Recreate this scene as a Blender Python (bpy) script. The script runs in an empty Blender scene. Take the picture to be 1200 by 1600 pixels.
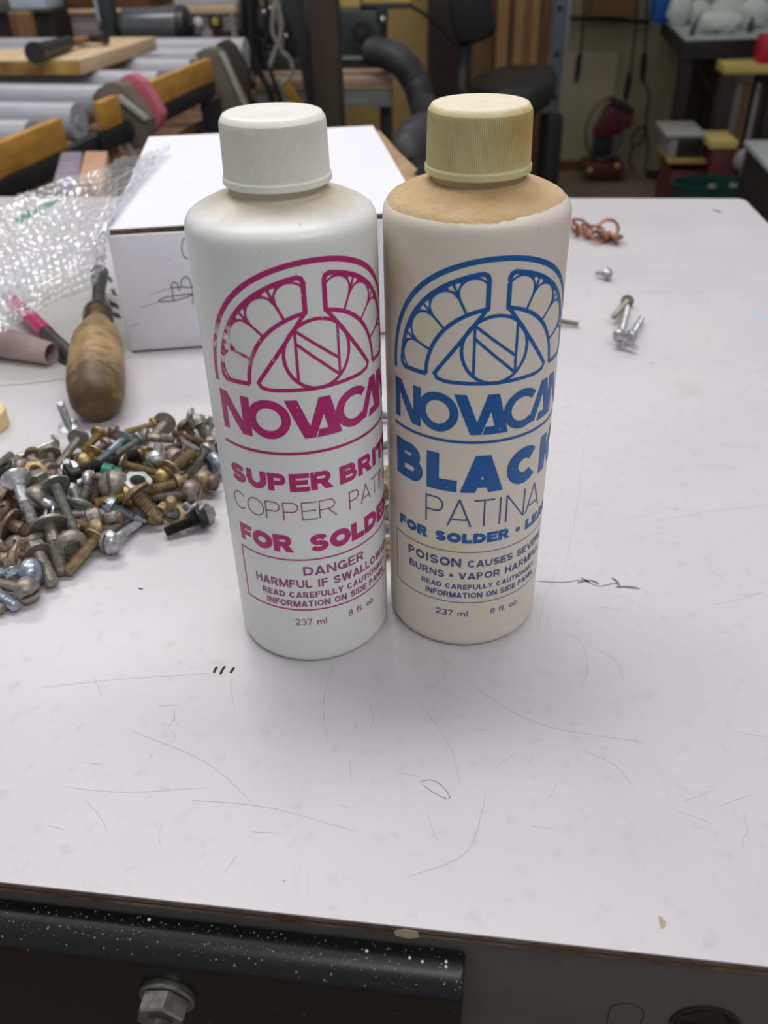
import bpy, bmesh, math, random
from mathutils import Vector, Matrix, Quaternion
random.seed(11)
PI = math.pi
SC = 0.001                                   # everything below is in millimetres

# ------------------------------------------------------------------ camera, world, lights, exposure
scene = bpy.context.scene
COL = scene.collection
F, PITCH, ROLL, H = 1350.0, 0.6084, -0.0267, 213.32
fw = Vector((0, math.cos(PITCH), -math.sin(PITCH)))
r0 = Vector((1, 0, 0)); u0 = r0.cross(fw)
rt = math.cos(ROLL)*r0 + math.sin(ROLL)*u0
up = -math.sin(ROLL)*r0 + math.cos(ROLL)*u0
CAM = Vector((0, 0, H))
cd = bpy.data.cameras.new('camera'); cam = bpy.data.objects.new('camera', cd); COL.objects.link(cam)
cd.sensor_fit = 'VERTICAL'; cd.sensor_height = 36.0; cd.lens = F/1600*36.0
m3 = Matrix((rt, up, -fw)).transposed()
cam.matrix_world = Matrix.Translation(CAM*SC) @ m3.to_4x4()
cd.clip_start = 0.01; cd.clip_end = 100
cd.dof.use_dof = True; cd.dof.focus_distance = 0.27; cd.dof.aperture_fstop = 16.5
scene.camera = cam

world = bpy.data.worlds.new('world'); scene.world = world; world.use_nodes = True
bg = world.node_tree.nodes['Background']
bg.inputs[0].default_value = (0.93, 0.96, 1.0, 1); bg.inputs[1].default_value = 0.36

def area_light(name, loc, target, sx, sy, power, col):
    ld = bpy.data.lights.new(name, 'AREA'); ld.shape = 'RECTANGLE'; ld.size = sx*SC; ld.size_y = sy*SC
    ld.energy = power; ld.color = col
    o = bpy.data.objects.new(name, ld); COL.objects.link(o)
    o.location = Vector(loc)*SC
    o.rotation_euler = (Vector(target)-Vector(loc)).to_track_quat('-Z', 'Y').to_euler()
    return o
area_light('bench_lamp', (-150, 620, 1350), (-150, 560, 0), 1250, 260, 13.5, (1.0, 0.985, 0.98))
area_light('aisle_lamp', (650, -500, 1450), (100, 250, 0), 1250, 260, 9.5, (1.0, 0.985, 0.98))
area_light('roller_lamp', (-700, 1900, 1500), (-700, 1900, 0), 1250, 200, 15.0, (1.0, 0.97, 0.92))
area_light('room_lamp', (700, 3300, 1700), (700, 3300, 0), 1250, 200, 4.5, (1.0, 0.95, 0.85))

vs = scene.view_settings
vs.view_transform = 'Standard'; vs.look = 'None'; vs.gamma = 1.0; vs.use_curve_mapping = False
vs.exposure = -0.12

# ------------------------------------------------------------------ pixel / space helpers
def ray(px, py):
    return fw + rt*((px-600)/F) + up*((800-py)/F)
def at(px, py, y):
    d = ray(px, py); return CAM + d*(y/d.y)
def onz(px, py, z=0.0):
    d = ray(px, py); return CAM + d*((z-H)/d.z)
def onplane(px, py, p0, n):
    d = ray(px, py); return CAM + d*((p0-CAM).dot(n)/d.dot(n))

# ------------------------------------------------------------------ materials
def lin(c):
    f = lambda v: v/12.92 if v <= 0.04045 else ((v+0.055)/1.055)**2.4
    return tuple(f(v/255.0) for v in c)+(1.0,)
def mat(name, c, rough=0.5, metal=0.0, var=0.12, scale=60.0, bump=0.0, bscale=300.0, stretch=None, c2=None, spec=0.5, alpha=1.0):
    m = bpy.data.materials.new(name); m.use_nodes = True
    nt = m.node_tree; N = nt.nodes; L = nt.links; b = N['Principled BSDF']
    b.inputs['Roughness'].default_value = rough; b.inputs['Metallic'].default_value = metal
    b.inputs['Specular IOR Level'].default_value = spec; b.inputs['Alpha'].default_value = alpha
    tc = N.new('ShaderNodeTexCoord'); mp = N.new('ShaderNodeMapping'); L.new(tc.outputs['Object'], mp.inputs[0])
    if stretch: mp.inputs['Scale'].default_value = stretch
    no = N.new('ShaderNodeTexNoise'); no.inputs['Scale'].default_value = scale; no.inputs['Detail'].default_value = 6
    L.new(mp.outputs[0], no.inputs['Vector'])
    rp = N.new('ShaderNodeValToRGB'); L.new(no.outputs['Fac'], rp.inputs[0])
    a = lin(c); bb = lin(c2) if c2 else tuple(v*(1-var*2) for v in a[:3])+(1,)
    rp.color_ramp.elements[0].position = 0.3; rp.color_ramp.elements[1].position = 0.7
    rp.color_ramp.elements[0].color = bb; rp.color_ramp.elements[1].color = a
    L.new(rp.outputs[0], b.inputs['Base Color'])
    if bump:
        n2 = N.new('ShaderNodeTexNoise'); n2.inputs['Scale'].default_value = bscale; n2.inputs['Detail'].default_value = 4
        L.new(mp.outputs[0], n2.inputs['Vector'])
        bp = N.new('ShaderNodeBump'); bp.inputs['Strength'].default_value = bump; bp.inputs['Distance'].default_value = 0.0005
        L.new(n2.outputs['Fac'], bp.inputs['Height']); L.new(bp.outputs[0], b.inputs['Normal'])
    return m
def nd(m):
    return m.node_tree.nodes, m.node_tree.links, m.node_tree.nodes['Principled BSDF']
def mixin(m, c, make_fac, mul=1.0):
    """mix a second real colour (stain, dirt, dust) over the base colour, with a factor socket built by make_fac"""
    N, L, b = nd(m)
    src = b.inputs['Base Color'].links[0].from_socket
    mx = N.new('ShaderNodeMix'); mx.data_type = 'RGBA'
    L.new(src, mx.inputs[6]); mx.inputs[7].default_value = lin(c)
    fac = make_fac(N, L)
    if mul != 1.0:
        q = N.new('ShaderNodeMath'); q.operation = 'MULTIPLY'; q.inputs[1].default_value = mul; L.new(fac, q.inputs[0]); fac = q.outputs[0]
    L.new(fac, mx.inputs[0]); L.new(mx.outputs[2], b.inputs['Base Color'])
def noise_mask(scale, lo, hi, stretch=None, detail=5):
    def f(N, L):
        tc = N.new('ShaderNodeTexCoord'); mp = N.new('ShaderNodeMapping'); L.new(tc.outputs['Object'], mp.inputs[0])
        if stretch: mp.inputs['Scale'].default_value = stretch
        no = N.new('ShaderNodeTexNoise'); no.inputs['Scale'].default_value = scale; no.inputs['Detail'].default_value = detail
        L.new(mp.outputs[0], no.inputs['Vector'])
        mr = N.new('ShaderNodeMapRange'); mr.inputs[1].default_value = lo; mr.inputs[2].default_value = hi
        L.new(no.outputs['Fac'], mr.inputs[0]); return mr.outputs[0]
    return f
def axis_mask(axis, lo, hi, nscale=0.0, namp=0.0):
    """0 below lo, 1 above hi along an object axis (metres), its edge broken up by noise"""
    def f(N, L):
        tc = N.new('ShaderNodeTexCoord'); sp = N.new('ShaderNodeSeparateXYZ'); L.new(tc.outputs['Object'], sp.inputs[0])
        v = sp.outputs[axis]
        if namp:
            no = N.new('ShaderNodeTexNoise'); no.inputs['Scale'].default_value = nscale; no.inputs['Detail'].default_value = 5
            L.new(tc.outputs['Object'], no.inputs['Vector'])
            a = N.new('ShaderNodeMath'); a.operation = 'MULTIPLY_ADD'; a.inputs[1].default_value = namp*2; a.inputs[2].default_value = -namp
            L.new(no.outputs['Fac'], a.inputs[0])
            s = N.new('ShaderNodeMath'); L.new(v, s.inputs[0]); L.new(a.outputs[0], s.inputs[1]); v = s.outputs[0]
        mr = N.new('ShaderNodeMapRange'); mr.inputs[1].default_value = lo; mr.inputs[2].default_value = hi
        L.new(v, mr.inputs[0]); return mr.outputs[0]
    return f
def spot_mask(c, r, soft, nscale=0.0, namp=0.0):
    """1 inside a ball of radius r (metres) round c, with a noisy edge"""
    def f(N, L):
        tc = N.new('ShaderNodeTexCoord'); d = N.new('ShaderNodeVectorMath'); d.operation = 'DISTANCE'
        L.new(tc.outputs['Object'], d.inputs[0]); d.inputs[1].default_value = c
        v = d.outputs['Value']
        if namp:
            no = N.new('ShaderNodeTexNoise'); no.inputs['Scale'].default_value = nscale; no.inputs['Detail'].default_value = 6
            L.new(tc.outputs['Object'], no.inputs['Vector'])
            a = N.new('ShaderNodeMath'); a.operation = 'MULTIPLY_ADD'; a.inputs[1].default_value = namp*2; a.inputs[2].default_value = -namp
            L.new(no.outputs['Fac'], a.inputs[0])
            s = N.new('ShaderNodeMath'); L.new(v, s.inputs[0]); L.new(a.outputs[0], s.inputs[1]); v = s.outputs[0]
        mr = N.new('ShaderNodeMapRange'); mr.inputs[1].default_value = r+soft; mr.inputs[2].default_value = r-soft
        L.new(v, mr.inputs[0]); return mr.outputs[0]
    return f
def wood(name, c, c2, stretch=(1, 1, 0.08), scale=90, rough=0.65):
    return mat(name, c, rough, 0, 0.2, scale, 0.25, 300, stretch, c2)

M = {}
def laminate():
    m = mat('white_laminate', (203, 199, 203), 0.33, 0, 0.035, 14, 0.04, 900)
    mixin(m, (176, 170, 176), noise_mask(5, 0.52, 0.75), 0.35)
    mixin(m, (186, 176, 158), noise_mask(28, 0.70, 0.78), 0.3)
    mixin(m, (172, 166, 168), noise_mask(160, 0.58, 0.72), 0.3)
    mixin(m, (150, 146, 150), noise_mask(60, 0.66, 0.72, (1, 0.05, 1)), 0.1)
    mixin(m, (158, 152, 156), noise_mask(60, 0.67, 0.72, (0.06, 1, 1)), 0.12)
    mixin(m, (95, 88, 86), noise_mask(420, 0.745, 0.77), 0.6)
    return m
M['laminate'] = laminate()
M['dark_edge'] = mat('laminate_edge', (74, 50, 46), 0.6, 0, 0.3, 120, 0.3, 400, None, (120, 104, 96))
M['apron'] = mat('grey_paint', (90, 89, 85), 0.45, 0, 0.1, 40)
mixin(M['apron'], (60, 50, 44), noise_mask(90, 0.68, 0.74), 0.7)
M['black_paint'] = mat('black_enamel', (11, 11, 13), 0.36, 0, 0.2, 60, 0.15, 250, None, None, 0.5)
mixin(M['black_paint'], (150, 150, 138), noise_mask(700, 0.71, 0.74), 0.5)
M['dust_speck'] = mat('pale_dust', (150, 150, 132), 0.9, 0, 0.2, 800)
M['paint_drop'] = mat('white_drop', (205, 205, 200), 0.6)
M['bolt_grey'] = mat('dull_zinc', (150, 148, 140), 0.38, 0.85, 0.2, 250, 0.2, 600)
M['hole'] = mat('hole_brown', (38, 27, 15), 0.8)
M['pencil'] = mat('pencil_line', (60, 56, 54), 0.8)
M['pen'] = mat('ink_line', (124, 120, 130), 0.7)
M['pale_line'] = mat('scratch_line', (176, 169, 171), 0.7)
M['tan_line'] = mat('dry_glue', (186, 170, 140), 0.6)
M['scuff'] = mat('black_scuff', (58, 38, 42), 0.7)
def plastic_white():
    m = mat('white_plastic', (226, 226, 223), 0.36, 0, 0.02, 30, 0.05, 700)
    mixin(m, (176, 152, 100), axis_mask(2, 0.1478, 0.1515, 300, 0.0012), 0.55)
    mixin(m, (120, 100, 70), noise_mask(500, 0.715, 0.74), 0.55)
    return m
M['body_white'] = plastic_white()
M['cap_white'] = mat('white_cap_plastic', (232, 230, 222), 0.42, 0, 0.02, 60)
def plastic_cream():
    m = mat('aged_plastic', (222, 214, 199), 0.40, 0, 0.03, 30, 0.05, 700)
    mixin(m, (208, 202, 140), noise_mask(45, 0.55, 0.7), 0.5)
    mixin(m, (214, 200, 196), axis_mask(0, -0.012, 0.006, 40, 0.004), 0.35)
    mixin(m, (150, 132, 70), spot_mask((-0.0245, -0.004, 0.128), 0.010, 0.008, 200, 0.004), 0.5)
    mixin(m, (120, 104, 84), noise_mask(420, 0.72, 0.75), 0.6)
    mixin(m, (178, 152, 98), axis_mask(2, 0.1512, 0.1528, 300, 0.0006), 0.85)
    return m
M['body_cream'] = plastic_cream()
def cap_old():
    m = mat('yellowed_cap_plastic', (208, 202, 152), 0.55, 0, 0.06, 60)
    mixin(m, (170, 138, 82), noise_mask(80, 0.5, 0.72), 0.5)
    mixin(m, (186, 138, 50), spot_mask((0.012, -0.008, 0.012), 0.007, 0.004, 300, 0.004), 0.6)
    mixin(m, (226, 218, 196), axis_mask(2, 0.0162, 0.0172, 300, 0.0006), 0.85)
    return m
M['cap_old'] = cap_old()
M['dust'] = mat('tan_dust', (202, 176, 138), 0.95, 0, 0.14, 120, 0.9, 900, None, (188, 158, 118))
mixin(M['dust'], (164, 130, 80), spot_mask((0.002, -0.011, 0.150), 0.010, 0.007, 250, 0.004), 0.55)
def ink(name, c, body, worn):
    m = mat(name, c, 0.38, 0, 0.04, 60)
    if worn:
        mixin(m, body, lambda N, L: worn_fac(N, L))
    mixin(m, body, noise_mask(900, 0.70, 0.73), 0.7)
    return m
def worn_fac(N, L):
    a = spot_mask((-0.0155, -0.0215, 0.116), 0.0062, 0.003)(N, L)
    b = noise_mask(420, 0.47, 0.53)(N, L)
    q = N.new('ShaderNodeMath'); q.operation = 'MULTIPLY'; L.new(a, q.inputs[0]); L.new(b, q.inputs[1]); return q.outputs[0]
M['magenta'] = ink('magenta_ink', (180, 30, 108), (224, 224, 222), True)
M['blue'] = ink('blue_ink', (8, 88, 158), (222, 212, 194), False)
M['navy'] = ink('navy_ink', (62, 78, 130), (222, 212, 194), False)
M['mauve'] = ink('mauve_ink', (150, 74, 120), (224, 224, 222), False)
M['carton'] = mat('white_card', (228, 228, 236), 0.6, 0, 0.015, 20)
M['card_brown'] = mat('brown_corrugated', (112, 92, 62), 0.85, 0, 0.3, 250, 0.6, 500, None, (60, 46, 30))
M['card_tan'] = mat('tan_card', (170, 140, 104), 0.85, 0, 0.15, 60)
M['paper'] = mat('grey_white_paper', (196, 196, 190), 0.7, 0, 0.03, 40)
M['print_black'] = mat('black_print', (36, 36, 38), 0.6)
M['pink'] = mat('pink_plastic', (214, 50, 120), 0.35, 0, 0.03)
M['dark_plastic'] = mat('dark_grey_plastic', (66, 66, 64), 0.4, 0, 0.05)
M['tube_paper'] = mat('pinkish_paper', (182, 160, 158), 0.7, 0, 0.05, 60, 0, 300, None, (160, 130, 132))
M['handle_wood'] = mat('worn_handle_wood', (184, 156, 112), 0.5, 0, 0.25, 70, 0.35, 500, (1, 1, 0.35), (138, 110, 72))
mixin(M['handle_wood'], (70, 52, 24), axis_mask(2, 0.040, 0.012, 190, 0.020), 0.9)
mixin(M['handle_wood'], (138, 122, 52), noise_mask(140, 0.58, 0.70), 0.5)
mixin(M['handle_wood'], (104, 78, 50), noise_mask(60, 0.54, 0.66, (1, 1, 1.6)), 0.6)
M['ferrule'] = mat('tarnished_brass', (132, 112, 78), 0.4, 0.8, 0.3, 120, 0.3, 500)
M['tool_steel'] = mat('dark_tool_steel', (92, 94, 88), 0.45, 0.7, 0.2, 90)
M['yellow_tape'] = mat('pale_yellow_tape', (226, 208, 150), 0.6, 0, 0.05)
M['copper'] = mat('copper_wire', (186, 132, 108), 0.38, 0.5, 0.25, 200)

# metals of the screw heap
def metal(name, c, r=0.36, mt=0.9, v=0.25, c2=None):
    mt = mt*0.72; return mat(name, c, r, mt, v, 420, 0.25, 1400, None, c2)
M['zinc'] = metal('bright_zinc', (208, 208, 210), 0.24)
M['grey'] = metal('dull_grey_metal', (164, 156, 146), 0.42, 0.75)
M['tan'] = metal('tan_zinc', (172, 150, 116), 0.42, 0.75)
M['brass'] = metal('brass_metal', (186, 160, 108), 0.34, 0.85)
M['brown'] = metal('rust_brown_metal', (136, 114, 98), 0.45, 0.6)
M['black'] = metal('blackened_steel', (52, 50, 48), 0.4, 0.7)
M['bluez'] = metal('blue_zinc', (172, 182, 196), 0.26)
M['greenz'] = metal('greenish_zinc', (172, 176, 168), 0.32)
M['pinkz'] = metal('pinkish_grey_metal', (166, 150, 146), 0.42, 0.75)
M['goldz'] = metal('gold_chrome', (206, 186, 156), 0.24)
M['green'] = mat('green_coating', (0, 112, 92), 0.4, 0.2)
M['slot'] = mat('slot_shadow_grime', (40, 36, 32), 0.8)

# background
M['roller'] = mat('grey_roller_plastic', (162, 163, 171), 0.42, 0, 0.05, 30)
M['yellow_wood'] = wood('yellow_stained_wood', (192, 144, 62), (166, 118, 44), (1, 0.12, 1))
M['black_steel'] = mat('black_steel', (38, 38, 40), 0.5, 0.1, 0.2, 40)
M['pale_wood'] = wood('planed_pale_wood', (206, 180, 148), (192, 164, 130), (1, 0.1, 1))
M['end_grain'] = mat('yellow_end_grain', (196, 156, 84), 0.7, 0, 0.3, 16, 0, 300, (1, 1, 1), (110, 76, 34))
M['rubber'] = mat('black_rubber', (42, 42, 46), 0.5, 0, 0.15, 60)
M['hammer_steel'] = mat('hammer_steel', (92, 88, 84), 0.35, 0.8, 0.2, 60)
M['motor'] = mat('grey_motor_paint', (92, 94, 97), 0.24, 0.25, 0.12, 30)
M['motor_dark'] = mat('motor_dark', (34, 34, 36), 0.4)
M['panel'] = mat('pinkish_grey_paint', (150, 140, 142), 0.5, 0, 0.06, 20)
M['off_white'] = mat('off_white_paint', (206, 204, 206), 0.5, 0, 0.04, 20)
M['bluewhite'] = mat('blue_white_plastic', (192, 202, 214), 0.5, 0, 0.04, 20)
M['brown_wood'] = wood('brown_wood', (112, 74, 44), (80, 50, 28), (0.1, 1, 1), 60)
M['mid_wood'] = wood('mid_brown_wood', (138, 104, 72), (104, 74, 48), (1, 1, 0.1), 60)
M['dark_wood'] = wood('dark_brown_wood', (38, 27, 22), (26, 19, 16), (1, 1, 0.1), 40)
M['post_wood'] = wood('dark_post_wood', (58, 45, 32), (36, 29, 23), (1, 1, 0.1), 40)
M['plywood'] = wood('tan_plywood', (160, 136, 84), (138, 114, 66), (1, 1, 0.1), 8)
M['lumber'] = wood('stacked_lumber', (190, 152, 98), (156, 116, 68), (1, 1, 0.06), 30)
M['chrome'] = mat('chrome', (200, 200, 204), 0.15, 1.0, 0.05)
M['gunmetal'] = mat('green_grey_machine_paint', (56, 64, 64), 0.4, 0.2, 0.12, 20)
M['bench_pink'] = wood('pinkish_bench_wood', (176, 154, 134), (150, 126, 104), (0.1, 1, 1), 30)
M['grey_beam'] = mat('grey_beam_paint', (128, 130, 126), 0.5, 0, 0.06, 20)
M['hose'] = mat('black_hose', (44, 46, 50), 0.55, 0, 0.1, 30)
M['cable_grey'] = mat('grey_cable', (150, 148, 142), 0.5)
M['chair'] = mat('black_chair_plastic', (15, 15, 17), 0.55, 0, 0.1, 20)
M['strut'] = mat('galvanised_strut', (104, 112, 124), 0.45, 0.3, 0.1, 20)
M['wall'] = mat('beige_wall_paint', (146, 138, 114), 0.7, 0, 0.05, 2)
M['wall_low'] = mat('pale_wall_panel', (166, 158, 134), 0.7, 0, 0.05, 2)
M['concrete'] = mat('brown_concrete', (134, 118, 100), 0.8, 0, 0.15, 3)
M['red'] = mat('dark_red_plastic', (96, 34, 42), 0.45, 0, 0.1, 20)
M['bright_red'] = mat('bright_red_plastic', (196, 30, 50), 0.45)
M['bin_clear'] = mat('grey_clear_plastic', (140, 142, 140), 0.4, 0, 0.05, 20)
M['bin_lid'] = mat('grey_lid_plastic', (168, 168, 162), 0.4, 0, 0.05, 20)
M['green_plastic'] = mat('dark_green_plastic', (20, 66, 58), 0.45, 0, 0.1, 20)
M['yellow_board'] = wood('yellow_board', (206, 186, 112), (188, 166, 92), (0.1, 1, 1), 30)
M['bench_grey'] = mat('pale_counter', (176, 184, 182), 0.5, 0, 0.08, 8)
M['blue_box'] = mat('blue_plastic', (28, 92, 176), 0.45)
M['bag'] = mat('white_plastic_bag', (206, 212, 208), 0.4, 0, 0.08, 30, 0.8, 60)
M['green_glass'] = mat('dark_green_glass', (60, 72, 58), 0.3)
M['pink_film'] = mat('pink_film', (190, 100, 116), 0.35, 0, 0.06, 20)
M['smoky'] = mat('smoky_plastic', (112, 104, 92), 0.35, 0, 0.15, 20)
M['clear_edge'] = mat('pale_sheet_edge', (176, 172, 166), 0.35)
M['violet_pack'] = mat('violet_clear_pack', (158, 146, 162), 0.3, 0, 0.15, 60)
M['orange_wood'] = wood('orange_tan_wood', (190, 150, 120), (176, 132, 100), (1, 0.1, 1), 60)
M['amber'] = mat('amber_vial', (170, 160, 90), 0.3)
M['carton_brown'] = mat('brown_carton', (112, 86, 52), 0.8, 0, 0.1, 10)

def wrap_material():
    m = bpy.data.materials.new('clear_bubble_film'); m.use_nodes = True
    N = m.node_tree.nodes; L = m.node_tree.links; b = N['Principled BSDF']; out = N['Material Output']
    b.inputs['Base Color'].default_value = (0.15, 0.15, 0.155, 1); b.inputs['Roughness'].default_value = 0.17
    b.inputs['Specular IOR Level'].default_value = 1.0; b.inputs['Coat Weight'].default_value = 0.35; b.inputs['Coat Roughness'].default_value = 0.12
    tr = N.new('ShaderNodeBsdfTransparent'); tr.inputs[0].default_value = (0.60, 0.60, 0.61, 1); ad = N.new('ShaderNodeAddShader')
    L.new(tr.outputs[0], ad.inputs[0]); L.new(b.outputs[0], ad.inputs[1]); L.new(ad.outputs[0], out.inputs[0])
    tc = N.new('ShaderNodeTexCoord'); no = N.new('ShaderNodeTexNoise'); no.inputs['Scale'].default_value = 260
    L.new(tc.outputs['Object'], no.inputs['Vector']); bp = N.new('ShaderNodeBump'); bp.inputs['Strength'].default_value = 0.25
    bp.inputs['Distance'].default_value = 0.001
    L.new(no.outputs['Fac'], bp.inputs['Height']); L.new(bp.outputs[0], b.inputs['Normal'])
    return m
M['wrap'] = wrap_material()
def film(name, c, fac):
    m = wrap_material(); m.name = name
    m.node_tree.nodes['Principled BSDF'].inputs['Base Color'].default_value = tuple(v*fac for v in lin(c)[:3])+(1,)
    for n in m.node_tree.nodes:
        if n.type == 'BSDF_TRANSPARENT': n.inputs[0].default_value = (0.60*(1-fac),)*3+(1,)
    return m
M['film_white'] = film('milky_film', (225, 225, 232), 0.55)
M['film_green'] = film('green_print_film', (20, 130, 100), 0.6)

# ------------------------------------------------------------------ mesh builder
class MB:
    def __init__(s): s.v = []; s.f = []; s.sm = []
    def add(s, vs, fs, smooth=False):
        o = len(s.v); s.v += [Vector(v) for v in vs]
        for f in fs: s.f.append([i+o for i in f]); s.sm.append(smooth)
        return s
    def box(s, lo, hi, mtx=None, bevel=0.0, seg=2):
        x0, y0, z0 = lo; x1, y1, z1 = hi
        P = [(x0,y0,z0),(x1,y0,z0),(x1,y1,z0),(x0,y1,z0),(x0,y0,z1),(x1,y0,z1),(x1,y1,z1),(x0,y1,z1)]
        Fs = [(0,3,2,1),(4,5,6,7),(0,1,5,4),(1,2,6,5),(2,3,7,6),(3,0,4,7)]
        return s.hull(P, Fs, mtx, bevel, seg)
    def hull(s, P, Fs, mtx=None, bevel=0.0, seg=2):
        P = [Vector(p) for p in P]
        if mtx: P = [mtx @ p for p in P]
        if not bevel: return s.add(P, Fs)
        bm = bmesh.new(); vv = [bm.verts.new(p) for p in P]
        for f in Fs: bm.faces.new([vv[i] for i in f])
        bmesh.ops.recalc_face_normals(bm, faces=bm.faces)
        bmesh.ops.bevel(bm, geom=list(bm.edges)+list(bm.verts), offset=bevel, segments=seg, affect='EDGES', profile=0.5)
        bm.verts.index_update()
        s.add([v.co.copy() for v in bm.verts], [[v.index for v in f.verts] for f in bm.faces], True); bm.free(); return s
    def prism(s, poly, off, bevel=0.0, seg=2):
        """polygon (3D points) extruded by vector off"""
        n = len(poly); A = [Vector(p) for p in poly]; B = [p+Vector(off) for p in A]
        Fs = [list(range(n)), list(range(2*n-1, n-1, -1))]+[(i, i+n, (i+1) % n+n, (i+1) % n) for i in range(n)]
        return s.hull(A+B, Fs, None, bevel, seg)
    def lathe(s, prof, mtx=None, n=32, caps=True, smooth=True, rad=None):
        vs = []
        for k, (r, z) in enumerate(prof):
            for i in range(n):
                a = 2*PI*i/n; q = r if rad is None else rad(k, i, r)
                vs.append((q*math.cos(a), q*math.sin(a), z))
        fs = []
        for k in range(len(prof)-1):
            for i in range(n):
                j = (i+1) % n; fs.append((k*n+i, k*n+j, (k+1)*n+j, (k+1)*n+i))
        if mtx: vs = [mtx @ Vector(v) for v in vs]
        s.add(vs, fs, smooth)
        if caps:
            o = len(s.v)-len(vs)
            s.f.append([o+i for i in range(n-1, -1, -1)]); s.sm.append(False)
            s.f.append([o+(len(prof)-1)*n+i for i in range(n)]); s.sm.append(False)
        return s
    def tube(s, pts, r, n=8, closed=False):
        pts = [Vector(p) for p in pts]; m = len(pts); vs = []; fs = []
        nrm = None
        for k in range(m):
            a = pts[(k-1) % m] if (closed or k > 0) else pts[k]; b = pts[(k+1) % m] if (closed or k < m-1) else pts[k]
            t = (b-a).normalized()
            if nrm is None: nrm = t.orthogonal().normalized()
            nrm = (nrm-t*nrm.dot(t)); nrm = nrm.normalized() if nrm.length > 1e-6 else t.orthogonal().normalized()
            bi = t.cross(nrm); rr = r(k/(m-1)) if callable(r) else r
            for i in range(n):
                an = 2*PI*i/n; vs.append(pts[k]+(nrm*math.cos(an)+bi*math.sin(an))*rr)
        for k in range(m if closed else m-1):
            q = (k+1) % m
            for i in range(n):
                j = (i+1) % n; fs.append((k*n+i, k*n+j, q*n+j, q*n+i))
        s.add(vs, fs, True)
        if not closed:
            o = len(s.v)-len(vs); s.f.append([o+i for i in range(n-1, -1, -1)]); s.sm.append(False)
            s.f.append([o+(m-1)*n+i for i in range(n)]); s.sm.append(False)
        return s
    def ribbon(s, pts, w, z):
        """flat line lying on a horizontal surface at height z"""
        P = [Vector((p[0], p[1], z)) for p in pts]; vs = []
        for k in range(len(P)):
            t = (P[min(k+1, len(P)-1)]-P[max(k-1, 0)]).normalized(); nn = Vector((-t.y, t.x, 0))
            ww = w*(0.5 if 0 < k < len(P)-1 else 0.15)
            vs += [P[k]+nn*ww, P[k]-nn*ww]
        return s.add(vs, [(2*k, 2*k+1, 2*k+3, 2*k+2) for k in range(len(P)-1)])
    def sphere(s, c, r, n=12, squash=(1, 1, 1), jitter=0.0):
        vs = []; fs = []; c = Vector(c); m = n//2+1
        for k in range(m+1):
            t = PI*k/m
            for i in range(n):
                a = 2*PI*i/n; q = 1+random.uniform(-jitter, jitter)
                vs.append(c+Vector((math.sin(t)*math.cos(a)*squash[0], math.sin(t)*math.sin(a)*squash[1], math.cos(t)*squash[2]))*r*q)
        for k in range(m):
            for i in range(n): fs.append((k*n+i, (k+1)*n+i, (k+1)*n+(i+1) % n, k*n+(i+1) % n))
        return s.add(vs, fs, True)
    def mesh(s, name, m, origin=(0, 0, 0)):
        me = bpy.data.meshes.new(name); o = Vector(origin)
        me.from_pydata([tuple((v-o)*SC) for v in s.v], [], s.f)
        me.polygons.foreach_set('use_smooth', s.sm)
        bm = bmesh.new(); bm.from_mesh(me); bmesh.ops.recalc_face_normals(bm, faces=bm.faces)
        bm.to_mesh(me); bm.free(); me.materials.append(m); me.update()
        if any(s.sm): me.set_sharp_from_angle(angle=math.radians(38))
        return me

def empty(name, label, cat, loc, group=None):
    o = bpy.data.objects.new(name, None); COL.objects.link(o); o.empty_display_size = 0.01
    o.location = Vector(loc)*SC; o['label'] = label; o['category'] = cat
    if group: o['group'] = group
    return o
def part(parent, name, mb, m, label=None, kind=None):
    """mesh given in world millimetres, linked as a child of parent (translations only)"""
    org = Vector((0, 0, 0)); p = parent
    while p: org += p.location/SC; p = p.parent
    o = bpy.data.objects.new(name, mb.mesh(name, m, org)); COL.objects.link(o); o.parent = parent
    if label: o['label'] = label
    if kind: o['kind'] = kind
    return o
def single(name, mb, m, label, cat, group=None, kind=None):
    c = sum(mb.v, Vector((0, 0, 0)))/len(mb.v); c = Vector((c.x, c.y, min(v.z for v in mb.v)))
    o = bpy.data.objects.new(name, mb.mesh(name, m, c)); COL.objects.link(o); o.location = c*SC
    if kind == 'structure': o['kind'] = kind
    else:
        o['label'] = label; o['category'] = cat
        if group: o['group'] = group
        if kind: o['kind'] = kind
    return o
def frame(o, x, z):
    """matrix with local x and z along given directions at origin o"""
    z = Vector(z).normalized(); x = Vector(x); x = (x-z*x.dot(z)).normalized(); y = z.cross(x)
    return Matrix.Translation(o) @ Matrix((x, y, z)).transposed().to_4x4()
def curve(pts, n=8):
    """Catmull-Rom through points"""
    P = [Vector(p) for p in pts]; P = [2*P[0]-P[1]]+P+[2*P[-1]-P[-2]]; out = []
    for k in range(1, len(P)-2):
        a, b, c, d = P[k-1], P[k], P[k+1], P[k+2]
        for i in range(n):
            t = i/n; out.append(0.5*((2*b)+(c-a)*t+(2*a-5*b+4*c-d)*t*t+(3*b-a-3*c+d)*t**3))
    out.append(P[-2]); return out

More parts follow.
